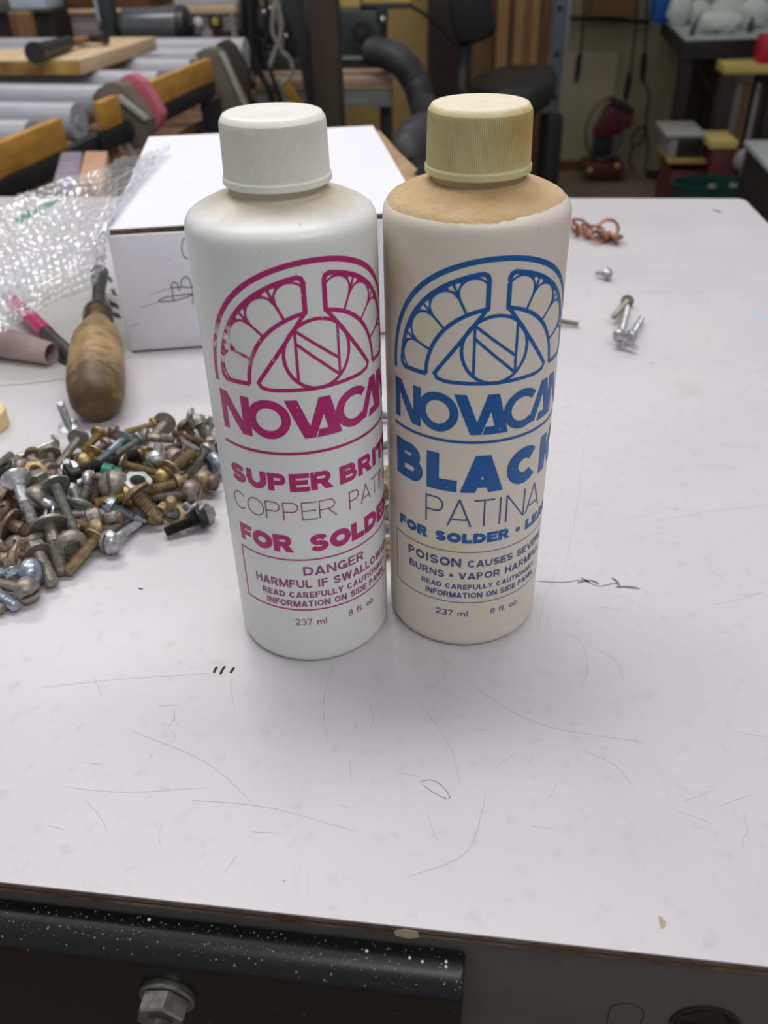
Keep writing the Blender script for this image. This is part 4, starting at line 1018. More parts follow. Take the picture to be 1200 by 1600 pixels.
S('pan', 4.6, 4.6, 'brown', 28, 790, 76, 730, 5, 7, 'brown thread behind the gold cross headed screw')
S('pan', 4.2, 4.4, 'grey', 310, 440, 330, 400, 11, 14, 'dull grey tip beside the black bolt\'s head')
S('truss', 5.6, 4.4, 'black', 24, 388, 80, 420, 13, 9, 'black wide head at the heap\'s left edge', 0.6)
S('hexw', 5.6, 5.4, 'grey', 206, 444, 226, 500, 14, 9, 'grey rounded cap between two long top screws', 0.4)
S('pan', 4.4, 4.2, 'zinc', 462, 434, 410, 450, 13, 11, 'chrome slotted head by the green tipped part', 0.7)
S('pan', 4.0, 4.0, 'brown', 722, 306, 760, 330, 12, 9, 'dark disc head right of the black bolt\'s tip', 0.3)
S('pan', 3.8, 3.4, 'brass', 766, 300, 800, 340, 10, 9, 'small brassy head left of the chrome round head', 0.3)
S('pan', 4.2, 4.6, 'grey', 226, 720, 220, 640, 5, 13, 'dark tip standing between countersunk and washer bolts')
S('fill', 4.6, 4.2, 'brown', 150, 620, 110, 560, 7, 9, 'brown barrel head under the bright countersunk screw', 0.7)
S('pan', 4.6, 4.2, 'pinkz', 110, 372, 60, 352, 9, 8, 'pinkish pan head near the gold nut', 0.5)
S('pan', 3.6, 3.6, 'pinkz', 548, 250, 470, 300, 10, 9, 'pinkish slim screw beside the blue grey one', 0.5)
S('pan', 4.0, 3.8, 'brown', 940, 250, 860, 280, 8, 8, 'brown shank behind the chrome round head')
S('truss', 5, 4.0, 'greenz', 1000, 108, 1110, 122, 9, 8, 'flat silver shank at the heap\'s farthest right', 0.5, plain=0.8)
S('round', 5, 4.2, 'pinkz', 990, 490, 930, 480, 8, 7, 'pinkish ball head left of the tan ball head', 0.4)
S('hexw', 4.8, 4.2, 'greenz', 1060, 612, 1010, 600, 4, 4, 'pale hexagon head behind the dark outer bolt', 0.4)
# nuts and the green tipped piece
def nut(x, y, z, r, m, label, tilt):
    p = onz(*zp(x, y), z); t = empty('hex_nut', label, 'nut', p, 'nuts in the heap'); t.rotation_euler = tilt
    q = MB(); n = 6; vs = []
    for (rr, zz) in ((r*0.96, -r*.42), (r, -r*.34), (r, r*.34), (r*0.96, r*.42)):
        for i in range(n): vs.append((rr*math.cos(i*PI/3), rr*math.sin(i*PI/3), zz))
    for zz in (-r*.42, r*.42):
        for i in range(24): vs.append((r*.52*math.cos(i*PI/12), r*.52*math.sin(i*PI/12), zz))
    fs = [(k*n+i, k*n+(i+1) % n, (k+1)*n+(i+1) % n, (k+1)*n+i) for k in range(3) for i in range(n)]
    for i in range(24): fs.append((24+i, 24+(i+1) % 24, 48+(i+1) % 24, 48+i))
    for i in range(6):
        for b0_, off in ((0, 24), (18, 48)):
            c = off+i*4; fs.append([b0_+i]+[off+(i*4+k) % 24 for k in range(5)]+[b0_+(i+1) % 6])
    q.add(vs, fs); link('nut_body', q.mesh('nut_body', M[m]), t)
nut(716, 458, 14, 6.4, 'zinc', 'bright hex nut with open hole right of the large grey dome', (0.25, 0.2, 0.3))
nut(180, 394, 14, 5.2, 'brass', 'gold hex nut at the left of the heap', (0.6, 0.3, 0.5))
gp = onz(*zp(560, 396), 15); gq = onz(*zp(720, 428), 12)
gt = empty('wall_anchor', 'small green coated piece with a bright shaft near the bright nut', 'fastener', gp, None)
gt.rotation_mode = 'QUATERNION'; gt.rotation_quaternion = Vector((0, 0, 1)).rotation_difference(gq-gp)
q = MB(); q.lathe([(2.4, -2.6), (4.2, -2.2), (4.2, 2.0), (3.4, 3.0), (3.4, 6.0)], None, 20); link('green_tip', q.mesh('green_tip', M['green']), gt)
link('shaft', shank((gq-gp).length, 3.4, 1.0).mesh('shaft', M['zinc']), gt)
# lower screws that fill the heap under the ones above
fill_poly = [(-40, 330), (150, 300), (420, 230), (620, 210), (860, 190), (1110, 190), (1110, 420), (1000, 540), (880, 560), (700, 640), (560, 700), (440, 760), (330, 820), (200, 830), (60, 880), (-40, 960)]
kinds = ['pan', 'round', 'truss', 'fill', 'hexw']; mets = ['grey', 'brown', 'tan', 'grey', 'brass', 'greenz', 'pinkz', 'brown', 'grey', 'zinc', 'tan']
cnt = 0; tries = 0; FILL = []
STOP = set('at on beside with across pointing lying under behind right left between standing in slanting touching poking leaning facing apart nearest by near along from uppermost and outermost'.split())
MN = dict(grey='dull grey', brown='brown', tan='tan', brass='brassy', greenz='greenish', pinkz='pinkish grey', zinc='bright silver')
KN = dict(pan='pan headed', round='round headed', truss='wide headed', fill='barrel headed', hexw='hex headed')
rnd = random.Random(5)
while cnt < 74 and tries < 3000:
    tries += 1
    x, y = rnd.uniform(-40, 1110), rnd.uniform(200, 960)
    if not inside((x, y), fill_poly): continue
    cnt += 1; a = rnd.uniform(0, 2*PI); L = rnd.uniform(11, 22); z = rnd.uniform(2.6, 6.5)
    p = onz(*zp(x, y), z); hp = p-Vector((math.cos(a), math.sin(a), rnd.uniform(-0.15, 0.25)))*L*0.5; tp = p+Vector((math.cos(a), math.sin(a), 0))*L*0.5
    hp.z = max(hp.z, 2.6); tp.z = max(tp.z, 2.2)
    kd, mt_ = rnd.choice(kinds), rnd.choice(mets); hr_f, d_f, ro_f = rnd.uniform(3.6, 5.0), rnd.uniform(3.4, 4.6), rnd.uniform(0, PI)
    near, nl = min(MAIN, key=lambda t: (t[0]-p).length); sx, sy = project(p); nx, ny = project(near); ddx, ddy = sx-nx, sy-ny
    dr_ = ('right of' if ddx > 0 else 'left of') if abs(ddx) > abs(ddy) else ('below' if ddy > 0 else 'behind')
    short = []
    for wd_ in nl.split():
        if wd_ in STOP: break
        short.append(wd_)
    lb = '%s %s screw half buried %s the %s' % (MN[mt_], KN[kd], dr_, ' '.join(short))
    FILL.append(place_screw(kd, hr_f, d_f, mt_, hp, tp, lb, 'half buried screws in the bottom layer', ro_f))
# screws lying behind the white bottle, seen in the gap between the bottles
for k, (x, y, tx, ty, z, kd, m, lb) in enumerate([(590, 648, 640, 655, 4, 'pan', 'greenz', 'greenish screw farthest back in the gap between the bottles'), (585, 700, 620, 692, 4, 'round', 'greenz', 'second screw from the back in the gap between the bottles'),
      (600, 742, 560, 700, 5, 'truss', 'goldz', 'shiny flange head in the middle of the gap between bottles'), (597, 765, 560, 790, 4, 'round', 'goldz', 'gold slotted head in the gap between bottles'),
      (608, 800, 580, 770, 5, 'hexw', 'grey', 'dark screw head in the lower gap between bottles'), (575, 818, 612, 820, 4, 'pan', 'zinc', 'bright threaded tip in the lower gap between bottles'), (603, 856, 575, 840, 4, 'wide', 'goldz', 'nearest flange screw in the gap between bottles')]):
    place_screw(kd, 4.8, 4.2, m, onz(x, y, z), onz(tx, ty, z-1), lb, 'screws behind the white bottle', k*0.7)
# loose things on the right of the bench
LG = 'loose screws right of the bottles'
def SP(kind, hr, d, m, hx, hy, tx, ty, zh, zt, label, roll=0, **k):
    place_screw(kind, hr, d, m, onz(hx, hy, zh), onz(tx, ty, zt), label, LG, roll, **k)
SP('round', 4.2, 3.2, 'zinc', 947, 428, 932, 426, 4.2, 3.4, 'single silver screw lying alone below the copper coil', 0.5)
SP('round', 4.2, 3.6, 'grey', 980, 471, 957, 497, 4, 5, 'dark screw uppermost of the four lying together', 0.7, point=True)
SP('pan', 4.0, 3.6, 'zinc', 968, 524, 980, 478, 5.5, 3.5, 'silver screw under the dark one of the four together', 0.4, point=True)
SP('pan', 4.0, 3.6, 'zinc', 985, 526, 1004, 494, 5, 3.4, 'silver screw pointing up right of the four together', 0.9, point=True)
SP('flat', 4.2, 3.6, 'zinc', 967, 524, 996, 546, 8, 3, 'silver screw pointing to the lower right of the four together', 0.2, point=True)
SP('truss', 3.6, 3.2, 'grey', 862, 500, 902, 506, 3.4, 2.4, 'grey screw half hidden by the cream bottle\'s right edge', 0.3)
cw = empty('copper_coil', 'tangled copper wire rings beside the cream bottle', 'copper wire', onz(932, 366, 0))
for k, (px, py, r, tz, ta, zz) in enumerate([(903, 352, 7.5, 0.5, 0.3, 4), (898, 360, 6.5, 1.0, 1.2, 4), (910, 360, 6, 0.8, 2.0, 4), (916, 363, 7, 0.9, 0.8, 4.5), (930, 364, 7.5, 0.5, 0.1, 3.5), (936, 370, 8, 0.35, 1.0, 3.6), (944, 367, 7.5, 0.6, 2.2, 4.6), (950, 358, 8.5, 1.2, 0.2, 8.5), (955, 370, 8, 0.5, 2.8, 4.2), (958, 371, 6.0, 0.9, 1.8, 5)]):
    c = onz(px, py, zz); rm = Matrix.Rotation(ta, 3, 'Z') @ Matrix.Rotation(tz, 3, 'X')
    b = MB(); b.tube([c+rm @ Vector((r*math.cos(i*PI/12), r*math.sin(i*PI/12)*0.8, 0)) for i in range(24)], 1.25, 8, True)
    lo = min(v.z for v in b.v)
    for v in b.v: v.z += max(0, 0.2-lo)
    part(cw, 'ring', b, M['copper'])

# ------------------------------------------------------------------ roller table behind the bench, left
E_ = Vector((0.21, 0.978, 0)).normalized(); RL = Vector((-E_.y, E_.x, 0)); RA = Vector((-435, 1075, 0))
def rp(s, l, z): return RA+E_*s+RL*l+Vector((0, 0, z))      # s along the rail, l to the left
conv = empty('roller_table', 'grey roller conveyor table with yellow wooden blocks on its black rail', 'roller table', rp(300, 300, -900))
for k, cy in enumerate((1006, 1171, 1301, 1459, 1611, 1768, 1926, 2082)):
    p = onz(60, 169, 0); pz = Vector((-420.1-(cy-1171)*0.313, cy, -17))
    if cy == 1006: pz = Vector((-380, 1020, -17))
    # right end stops at the rail
    t = (RA-pz).dot(-RL); a = pz-RL*(t-0) ; a = a+RL*0
    s0 = (pz-RA).dot(E_); c0_ = rp(s0, 15, -17); c1_ = rp(s0, 770, -17)
    b = MB(); b.lathe([(8, -1), (8, 1), (24, 1), (25, 3), (25, 745), (24, 747)], frame(c0_, Vector((0, 0, 1)), c1_-c0_), 28); part(conv, 'roller', b, M['roller'])
def rbox(s0, s1, l0, l1, z0, z1, bev=1.5):
    b = MB(); b.prism([rp(s0, l0, z0), rp(s1, l0, z0), rp(s1, l1, z0), rp(s0, l1, z0)], (0, 0, z1-z0), bev); return b
def s_at(px, py): return (onz(px, py, 0)-RA).dot(E_)
part(conv, 'rail', rbox(-160, s_at(333, 92)+6, -1, 14, -62, -36, 2), M['black_steel'], 'black steel side rail')
part(conv, 'rail', rbox(-160, 1010, 775, 805, -80, -20, 2), M['black_steel'])
for (a, c) in ((-150, s_at(98, 186)), (s_at(136, 161), s_at(182, 150)), (s_at(226, 131), s_at(333, 92))):
    part(conv, 'wood_block', rbox(a, c, 0, 12.5, -35.5, 1, 1.0), M['yellow_wood'], 'yellow stained wooden block on the rail')
for s in (-120, 640):
    for l in (-3, 790):
        part(conv, 'leg', rbox(s, s+40, l-10, l+14, -900, -62, 0), M['black_steel'])
part(conv, 'shelf', rbox(-160, 1000, 30, 772, -115, -101, 0), M['mid_wood'], 'brown lower shelf board')
b = rbox(-100, 330, 34, 64, -100.5, -66, 1); single('wood_strip', b, M['plywood'], 'tan wood strip nearest the rail, lying under the roller table', 'wood strip', 'wood strips under the roller table')
b = rbox(-90, 420, 70, 106, -100.5, -58, 1); single('wood_strip', b, M['mid_wood'], 'darker wood strip behind the tan one under the roller table', 'wood strip', 'wood strips under the roller table')
# bracket pieces on the rail by the second block
part(conv, 'rail_clamp', rbox(s_at(136, 161)-30, s_at(136, 161)-14, -9, -1, -66, -30, 1), M['black_steel'])

# plank and hammer on the rollers
pk = [(-70, 96), (124, 93.5), (243, 57.5), (150, 58), (92, 64), (50, 75), (-70, 80)]
b = MB(); b.prism([onz(px, py, 30) for px, py in pk], (0, 0, -21.5), 0.6); t = single('plank', b, M['pale_wood'], 'thick pale planed plank lying on the grey rollers', 'plank')
e0_, e1_ = onz(-69, 96, 30), onz(123.4, 93.5, 30); eo = (e1_-e0_).cross(Vector((0, 0, 1))).normalized()
b = MB(); b.prism([q+eo*0.2+Vector((0, 0, dz)) for q, dz in ((e0_, -0.8), (e1_, -0.8), (e1_, -20.8), (e0_, -20.8))], eo*0.8); part(t, 'end_grain', b, M['end_grain'], 'yellow end grain with dark bark patches')
ham = empty('hammer', 'claw hammer with dark rubber grip lying on the pale plank', 'hammer', onz(100, 72, 30))
g0, g1 = onz(54, 83, 44.5), onz(108, 66, 42); g2 = onz(140, 60.5, 41)
b = MB(); b.tube(curve([g0, g0*0.6+g1*0.4, g1], 6), lambda t: 13.5-3.5*t+2.5*max(0, 0.25-t)*4, 16); part(ham, 'grip', b, M['rubber'], 'black rubber grip')
b = MB(); b.tube([g1, g2], 6.5, 10); part(ham, 'handle', b, M['mid_wood'])
hx = (g2-g1).normalized(); hs = Vector((hx.y, -hx.x, 0))
b = MB(); c = g2+Vector((0, 0, 2)); b.tube([c+hs*34, c+hs*18, c+hs*14, c-hs*6], lambda t: 11.5 if t < 0.3 else 8.5, 14); b.prism([c-hs*4+hx*8+Vector((0, 0, -8)), c-hs*4-hx*8+Vector((0, 0, -8)), c-hs*60-hx*14+Vector((0, 0, -11)), c-hs*60+hx*14+Vector((0, 0, -11))], (0, 0, 9), 1.5); part(ham, 'head', b, M['hammer_steel'], 'dark steel hammer head')

# plastic guards and blocks beside the rail
def slab(pts, depth, nv, name, m, label, cat, bev=1.0, parent=None, group=None, lab=None):
    b = MB(); b.prism([at(px, py, depth) for px, py in pts], Vector(nv), bev)
    return part(parent, name, b, m, lab) if parent else single(name, b, m, label, cat, group)
gd = empty('saw_guard', 'smoky brown plastic guard with rounded top against the roller table rail', 'guard', at(185, 225, 1300))
slab([(142, 152), (150, 140), (166, 129), (180, 127), (192, 134), (216, 166), (232, 186), (228, 230), (196, 236), (165, 206), (158, 172)], 1402, (10, 14, 0), 'plate', M['smoky'], None, None, 2, gd)
slab([(176, 150), (186, 148), (230, 184), (226, 190)], 1396, (3, 2, 0), 'edge_strip', M['clear_edge'], None, None, 0.4, gd)
slab([(186, 214), (196, 218), (210, 246), (204, 248)], 1396, (3, 3, 0), 'handle_strip', M['clear_edge'], None, None, 0.4, gd)
b = MB(); b.lathe([(4, 0), (16, 0), (17, 4), (16, 10), (8, 12)], frame(at(196, 205, 1400), Vector((0, 0, 1)), Vector((-0.4, -1, 0.2))), 24); part(gd, 'hub', b, M['black_steel'])
slab([(186, 124), (196, 117), (206, 116), (222, 128), (240, 155), (252, 178), (246, 198), (236, 208), (222, 216), (214, 196)], 1450, (8, 14, 0), 'plastic_guard', M['pink_film'], 'round clear plastic guard with pink protective film behind the smoky guard', 'guard', 1.5)
lean = empty('leaning_sheet', 'smoky grey sheet with bright edge leaning at the end of the roller rail', 'sheet', at(345, 165, 1800))
slab([(303, 84), (318, 76), (334, 74), (346, 84), (384, 170), (384, 240), (352, 240), (336, 130)], 1800, (8, 18, 0), 'plate', M['smoky'], None, None, 1.5, lean)
slab([(342, 82), (347, 82), (384, 166), (379, 166)], 1792, (3, 4, 0), 'bright_edge', M['clear_edge'], None, None, 0.4, lean)
slab([(336, 70), (350, 62), (362, 72), (384, 110), (388, 180), (372, 150)], 1840, (8, 18, 0), 'sack', M['post_wood'], 'brown rounded piece behind the leaning smoky sheet', 'sack', 2)
bl = onz(134, 288, -85); 
def cube3(px0, px1, pyt, pyb, z, hgt, name, m, label, cat, shx=0, group=None):
    b = MB(); b.prism([onz(px0-shx, pyb, z), onz(px1-shx*0.6, pyb, z), onz(px1, pyt, z), onz(px0, pyt, z)], (0, 0, -hgt), 1.0); return single(name, b, m, label, cat, group)
vp = cube3(96, 129, 237, 286, -20, 60, 'clear_pack', M['violet_pack'], 'violet tinted clear pack standing beside the orange tan block', 'package', 14)
cube3(133, 168, 236, 286, -20, 60, 'wood_block', M['orange_wood'], 'orange tan wood block beside the violet clear pack', 'block', 12)
hb = empty('low_stool', 'brown low stool between bench and roller table under the two blocks', 'stool', Vector((-315, 1000, -900)))
b = MB(); b.box((-400, 912, -98), (-225, 1110, -80.5), None, 2); part(hb, 'stool_top', b, M['mid_wood'])
for x in (-380, -250):
    for y in (930, 1085):
        b = MB(); b.box((x-14, y-14, -900), (x+14, y+14, -98)); part(hb, 'leg', b, M['dark_wood'])

# ------------------------------------------------------------------ things on the rear bench
def bgb(px0, px1, pyt, pyb, depth, thick, bev=1.5, rot=-0.108, zb=None, zt=None):
    cx, cy = (px0+px1)/2, (pyt+pyb)/2
    a, c = at(px0, cy, depth), at(px1, cy, depth); z1 = at(cx, pyt, depth).z if zt is None else zt; z0 = at(cx, pyb, depth).z if zb is None else zb
    m = Matrix.Translation(((a.x+c.x)/2, depth, 0)) @ Matrix.Rotation(rot, 4, 'Z'); w = (c.x-a.x)/2
    b = MB(); b.box((-w, 0, z0), (w, thick, z1), m, bev); return b
rb = empty('rear_bench', 'dark rear bench behind the roller table holding motor and boxes', 'bench', Vector((-1000, 2500, -900)))
zrb = -62.0
b = MB(); b.prism([Vector((-1700, 2400, zrb-40)), Vector((-500, 2280, zrb-40)), Vector((-500, 2800, zrb-40)), Vector((-1640, 2930, zrb-40))], (0, 0, 40), 2); part(rb, 'bench_top', b, M['brown_wood'])
for (x, y) in ((-1640, 2440), (-545, 2330), (-545, 2750), (-1600, 2880)):
    b = MB(); b.box((x-35, y-35, -900), (x+35, y+35, zrb-40)); part(rb, 'leg', b, M['dark_wood'])
cr = empty('crate', 'dark open crate on the rear bench at the left edge', 'crate', at(50, 78, 2420))
part(cr, 'crate_body', bgb(-60, 83, 22, 0, 2480, 160, 2, zb=zrb), M['dark_wood']); part(cr, 'crate_rim', bgb(-60, 83, 15, 22, 2470, 180, 1), M['tool_steel'])
b = MB(); cpos = at(38, 48, 2400); wd = (at(57, 48, 2400)-at(20, 48, 2400)).x/2
b.lathe([(wd*0.95, zrb), (wd, zrb+4), (wd, at(38, 20, 2400).z), (wd*0.92, at(38, 18, 2400).z)], Matrix.Translation((cpos.x, 2400, 0)), 24); single('wood_log', b, M['mid_wood'], 'upright brown wood cylinder before the dark crate', 'wood')
single('plastic_tub', bgb(10, 70, -30, 15.2, 2480, 150, 4), M['bluewhite'], 'pale blue white tub standing on the dark crate', 'tub')
cb = empty('cabinet', 'pale panelled cabinet with a brown top board on the rear bench', 'cabinet', at(130, 54, 2700))
part(cb, 'panel', bgb(98, 235, 20, 60, 2560, 180, 1, zb=zrb), M['panel']); part(cb, 'trim', bgb(98, 235, 14, 21, 2550, 200, 1), M['pale_wood']); part(cb, 'top_board', bgb(98, 235, -40, 14, 2555, 190, 2), M['brown_wood'])
br = empty('angle_bracket', 'dark grey steel bracket with a bright chrome edge by the motor', 'bracket', at(160, 56, 2100))
part(br, 'plate', bgb(153, 172, -40, 60, 2290, 40, 1, zb=zrb), M['gunmetal']); part(br, 'bright_edge', bgb(147, 153.5, -40, 60, 2283, 14, 2, zb=zrb), M['chrome'])
mo = empty('electric_motor', 'grey cylindrical electric motor on the rear bench behind the plank', 'motor', at(240, 78, 2320))
mc = at(241, 43, 2330); mr = (at(241, 9, 2330).z-at(241, 76, 2330).z)/2; mw = (at(286, 43, 2330)-at(197, 43, 2330)).x
mdir = Vector((math.cos(-0.108), math.sin(-0.108), 0)); mm0 = mc-mdir*mw/2
b = MB(); b.lathe([(mr*0.3, -16), (mr*0.7, -12), (mr*0.92, 0), (mr*0.98, 8), (mr*0.98, mw-10), (mr*0.95, mw)], frame(mm0, Vector((0, 0, 1)), mdir), 40); part(mo, 'housing', b, M['motor'])
b = MB(); b.lathe([(mr*1.0, mw-4), (mr*1.02, mw), (mr*0.98, mw+14), (mr*0.6, mw+22), (14, mw+24), (14, mw+28)], frame(mm0, Vector((0, 0, 1)), mdir), 32); part(mo, 'end_bell', b, M['motor_dark'])
part(mo, 'foot', bgb(200, 296, 60, 80, 2290, 120, 2, zb=zrb), M['motor_dark'])
ms = empty('bench_machine', 'pinkish grey machine with dial and level vial right of the motor', 'machine', at(330, 78, 2400))
part(ms, 'panel', bgb(292, 370, 21, 50, 2400, 60, 2), M['panel']); part(ms, 'top_rail', bgb(286, 370, 8, 22, 2390, 60, 2), M['pale_wood']); part(ms, 'cover', bgb(268, 370, -40, 8, 2392, 60, 3), M['off_white'])
part(ms, 'column', bgb(300, 333, 48, 80, 2395, 60, 2, zb=zrb), M['panel']); part(ms, 'lever', bgb(333, 362, 48, 66, 2405, 40, 5), M['brown_wood'])
b = MB(); b.lathe([(12, 0), (11, 5), (6, 7)], frame(at(310, 35, 2394), Vector((1, 0, 0)), Vector((-0.1, -1, 0))), 20); part(ms, 'dial', b, M['off_white'])
vl = part(ms, 'vial_frame', bgb(326, 346, 22, 45, 2386, 14, 2), M['motor_dark']); part(vl, 'vial', bgb(331, 341, 28, 41, 2381, 8, 2), M['amber'])

# machine with cables, tool bench, saw
tb = empty('tool_bench', 'wooden tool bench with layered pinkish top and grey beam', 'bench', Vector((-120, 2600, -900)))
part(tb, 'bench_top', bgb(372, 612, 122, 134, 2400, 420, 2), M['bench_pink']); part(tb, 'upper_board', bgb(376, 610, 112, 117, 2440, 380, 1.5), M['bench_pink'])
part(tb, 'gap_shade', bgb(380, 606, 117, 122, 2450, 360, 0), M['motor_dark']); part(tb, 'lower_board', bgb(374, 612, 134, 139, 2404, 400, 1), M['pale_wood']); part(tb, 'apron_beam', bgb(378, 612, 139, 168, 2410, 60, 2), M['grey_beam'])  # dark strip between the boards: shade of the open gap painted as a solid
for px in (604, 390): part(tb, 'leg', bgb(px-6, px+7, 160, 240, 2425, 50, 1, zb=-900), M['black_steel']); part(tb, 'leg', bgb(px-10, px+2, 160, 240, 2760, 50, 1, zb=-900), M['black_steel'])
zt_b = at(490, 112, 2440).z
gm = empty('grinder', 'black machine with round drum behind tangled cables', 'machine', at(420, 112, 2500))
part(gm, 'bed', bgb(378, 500, 93, 113, 2470, 200, 3, zb=zt_b), M['gunmetal'])
b = MB(); dc = at(403, 48, 2480); dr = (at(403, 12, 2480).z-at(403, 84, 2480).z)/2
b.lathe([(dr*0.2, -30), (dr*0.3, -28), (dr*0.9, -20), (dr, -10), (dr, 90), (dr*0.9, 100)], frame(dc, Vector((0, 0, 1)), Vector((-0.1, 1, 0))), 32); part(gm, 'drum', b, M['motor_dark'])
part(gm, 'housing', bgb(380, 402, -20, 97, 2440, 60, 6, zb=None), M['black_steel']); part(gm, 'side_housing', bgb(440, 484, -20, 95, 2500, 120, 6), M['gunmetal'])
for (px, py) in ((398, 4), (412, 20), (422, 14), (448, 57), (474, 50), (468, 22)):
    b = MB(); b.sphere(at(px, py, 2430), 7, 10); part(gm, 'bright_knob', b, M['chrome'])
cbs = empty('cable_bundle', 'tangle of black and grey cables hanging before the black machine', 'cables', at(420, 100, 2300))
for pts, r, m in (([(378, -40), (380, 30), (382, 90), (396, 150), (400, 240)], 6, 'chair'), ([(396, -40), (392, 50), (404, 110), (424, 150), (432, 240)], 8, 'chair'), ([(410, -40), (420, 40), (412, 80), (425, 120), (440, 165), (446, 240)], 6, 'chair'),
                  ([(418, -30), (438, 20), (440, 50), (428, 85), (420, 110), (424, 130)], 5, 'cable_grey'), ([(440, -40), (425, 40), (438, 75), (452, 92), (457, 108), (450, 122), (440, 132)], 5, 'cable_grey'),
                  ([(405, 60), (418, 72), (440, 78), (450, 60), (447, 30), (430, 0), (428, -40)], 4, 'chair'), ([(362, 20), (366, 60), (378, 85), (388, 100), (390, 150)], 4, 'cable_grey'), ([(398, -40), (400, 40), (398, 100), (399, 240)], 3, 'chair')):
    b = MB(); b.tube(curve([at(px, py, 2330) for px, py in pts], 6), r, 8); part(cbs, 'cable', b, M[m])
b = MB(); b.prism([at(442, -40, 2280), at(462, -40, 2280), at(500, 175, 2280), at(510, 260, 2280), at(494, 260, 2280), at(482, 175, 2280)], (4, 20, 0), 1); single('black_bar', b, M['black_steel'], 'black flat bar slanting down left of the brown post', 'bar')
b = MB(); b.prism([at(440, 134, 2380), at(448, 128, 2380), at(470, 160, 2380), at(480, 200, 2380), at(466, 200, 2380)], (4, 14, 0), 1); single('wood_offcut', b, M['yellow_wood'], 'yellow wood offcut slanting under the hanging cables', 'wood')
b = MB(); b.prism([at(428, 136, 2370), at(436, 134, 2370), at(462, 185, 2370), at(462, 240, 2370), at(450, 240, 2370)], (4, 14, 0), 1); single('pale_offcut', b, M['grey_beam'], 'pale grey strip slanting beside the yellow offcut', 'strip')
single('wood_post', bgb(487, 529, 80, 100, 2050, 62, 2, zb=-900, zt=420), M['post_wood'], 'dark brown upright wooden post behind the bottles', 'post')
sw = empty('power_saw', 'green grey machine with round black dial on the tool bench', 'machine', at(565, 112, 2500))
part(sw, 'body', bgb(520, 596, 16, 92, 2490, 180, 6), M['gunmetal']); part(sw, 'base', bgb(520, 576, 92, 112, 2480, 200, 3, zb=zt_b), M['gunmetal']); part(sw, 'top_arm', bgb(562, 640, 7, 14, 2486, 60, 2), M['black_steel']); part(sw, 'bracket', bgb(588, 604, 12, 36, 2480, 40, 2), M['black_steel'])
part(sw, 'upper_panel', bgb(524, 562, -40, 15, 2600, 40, 2), M['yellow_board']); part(sw, 'upper_panel', bgb(566, 642, -40, 7, 2600, 40, 2), M['yellow_board'])
part(sw, 'bed_edge', bgb(520, 574, 89, 94, 2470, 20, 1.5), M['grey_beam'])
b = MB(); dcn = at(566, 54, 2484); dr = (at(566, 32, 2484).z-at(566, 76, 2484).z)/2
b.lathe([(dr*0.45, 4), (dr*0.5, -2), (dr*0.84, -2), (dr*0.88, -8), (dr, -8), (dr*1.02, 4)], frame(dcn, Vector((0, 0, 1)), Vector((0.1, 1, 0))), 36); part(sw, 'dial_ring', b, M['tool_steel'])
b = MB(); b.lathe([(dr*0.8, 2), (dr*0.8, -4), (dr*0.36, -5), (dr*0.34, -10), (dr*0.2, -11)], frame(dcn, Vector((0, 0, 1)), Vector((0.1, 1, 0))), 30); part(sw, 'dial_face', b, M['black_steel'])
b = MB(); b.sphere(at(598, 30, 2474), 8, 10); part(sw, 'bolt_head', b, M['chrome'])
# corrugated hose
def hose(pts, r, pitch):
    c = curve(pts, 26); b = MB(); b.tube(c, r, 18)
    o = 0
    for k in range(len(c)):
        q = 1+(0.012 if k % 2 else -0.012)
        for i in range(18): b.v[k*18+i] = c[k]+(b.v[k*18+i]-c[k])*q
    return b
hd = 2340
hs_ = empty('dust_hose', 'thick black flexible hose curving down from the saw to behind the carton', 'hose', at(650, 160, hd))
hr_ = (at(640, 100, hd)-at(612, 100, hd)).x/2
part(hs_, 'hose_length', hose([at(580, 82, hd+60), at(600, 84, hd+30), at(628, 98, hd), at(650, 130, hd-10), at(664, 172, hd-60), at(684, 206, hd-330), at(684, 205, 1820), at(660, 210, 1580), at(643, 232, 1500), at(637, 256, 1484)], 34, 12), M['hose'])
b = MB(); c0_ = at(637, 250, 1484); b.tube([c0_, c0_+Vector((14, -4, -34))], 33, 24); part(hs_, 'hose_cuff', b, M['hose'])
b = MB(); b.tube([c0_+Vector((14, -4, -34)), c0_+Vector((40, 10, -140)), Vector((c0_.x+48, c0_.y+20, -899))], 26, 20); part(hs_, 'hose_pipe', b, M['chair'])

# plywood sheet, dark column, chair, lumber
single('plywood_sheet', bgb(470, 694, 100, 120, 3300, 14, 1, zb=-900, zt=420), M['plywood'], 'large tan plywood sheet standing behind the tool bench', 'plywood')
single('dark_column', bgb(668, 726, 70, 90, 3180, 70, 3, zb=-900, zt=420), M['dark_wood'], 'near black wooden column right of the plywood sheet', 'column')
b = MB(); b.tube(curve([at(640, 8, 3050), at(665, 24, 3060), at(700, 55, 3080), at(712, 72, 3090)], 6), 5, 8); single('pull_cord', b, M['chair'], 'thin dark cord slanting across the tan plywood to the column', 'cord')
ch = empty('shop_chair', 'black shop chair with padded back and seat behind the cream bottle', 'chair', at(800, 300, 2750))
b = MB(); b.prism([at(px, py, 2820) for px, py in ((697, -60), (764, -60), (768, 0), (777, 38), (774, 52), (760, 62), (738, 70), (716, 72), (704, 40))], (8, 50, 0), 12, 3); part(ch, 'backrest', b, M['chair'])
b = MB(); b.tube(curve([at(726, 55, 2860), at(724, 110, 2850), at(728, 150, 2800), at(770, 152, 2750)], 6), 22, 12); part(ch, 'back_bar', b, M['chair'])
b = MB(); sl = [(735, 146), (745, 134), (775, 122), (800, 117), (838, 118), (872, 121), (881, 132), (874, 152), (846, 168), (780, 168)]
zs_ = at(800, 138, 2700).z
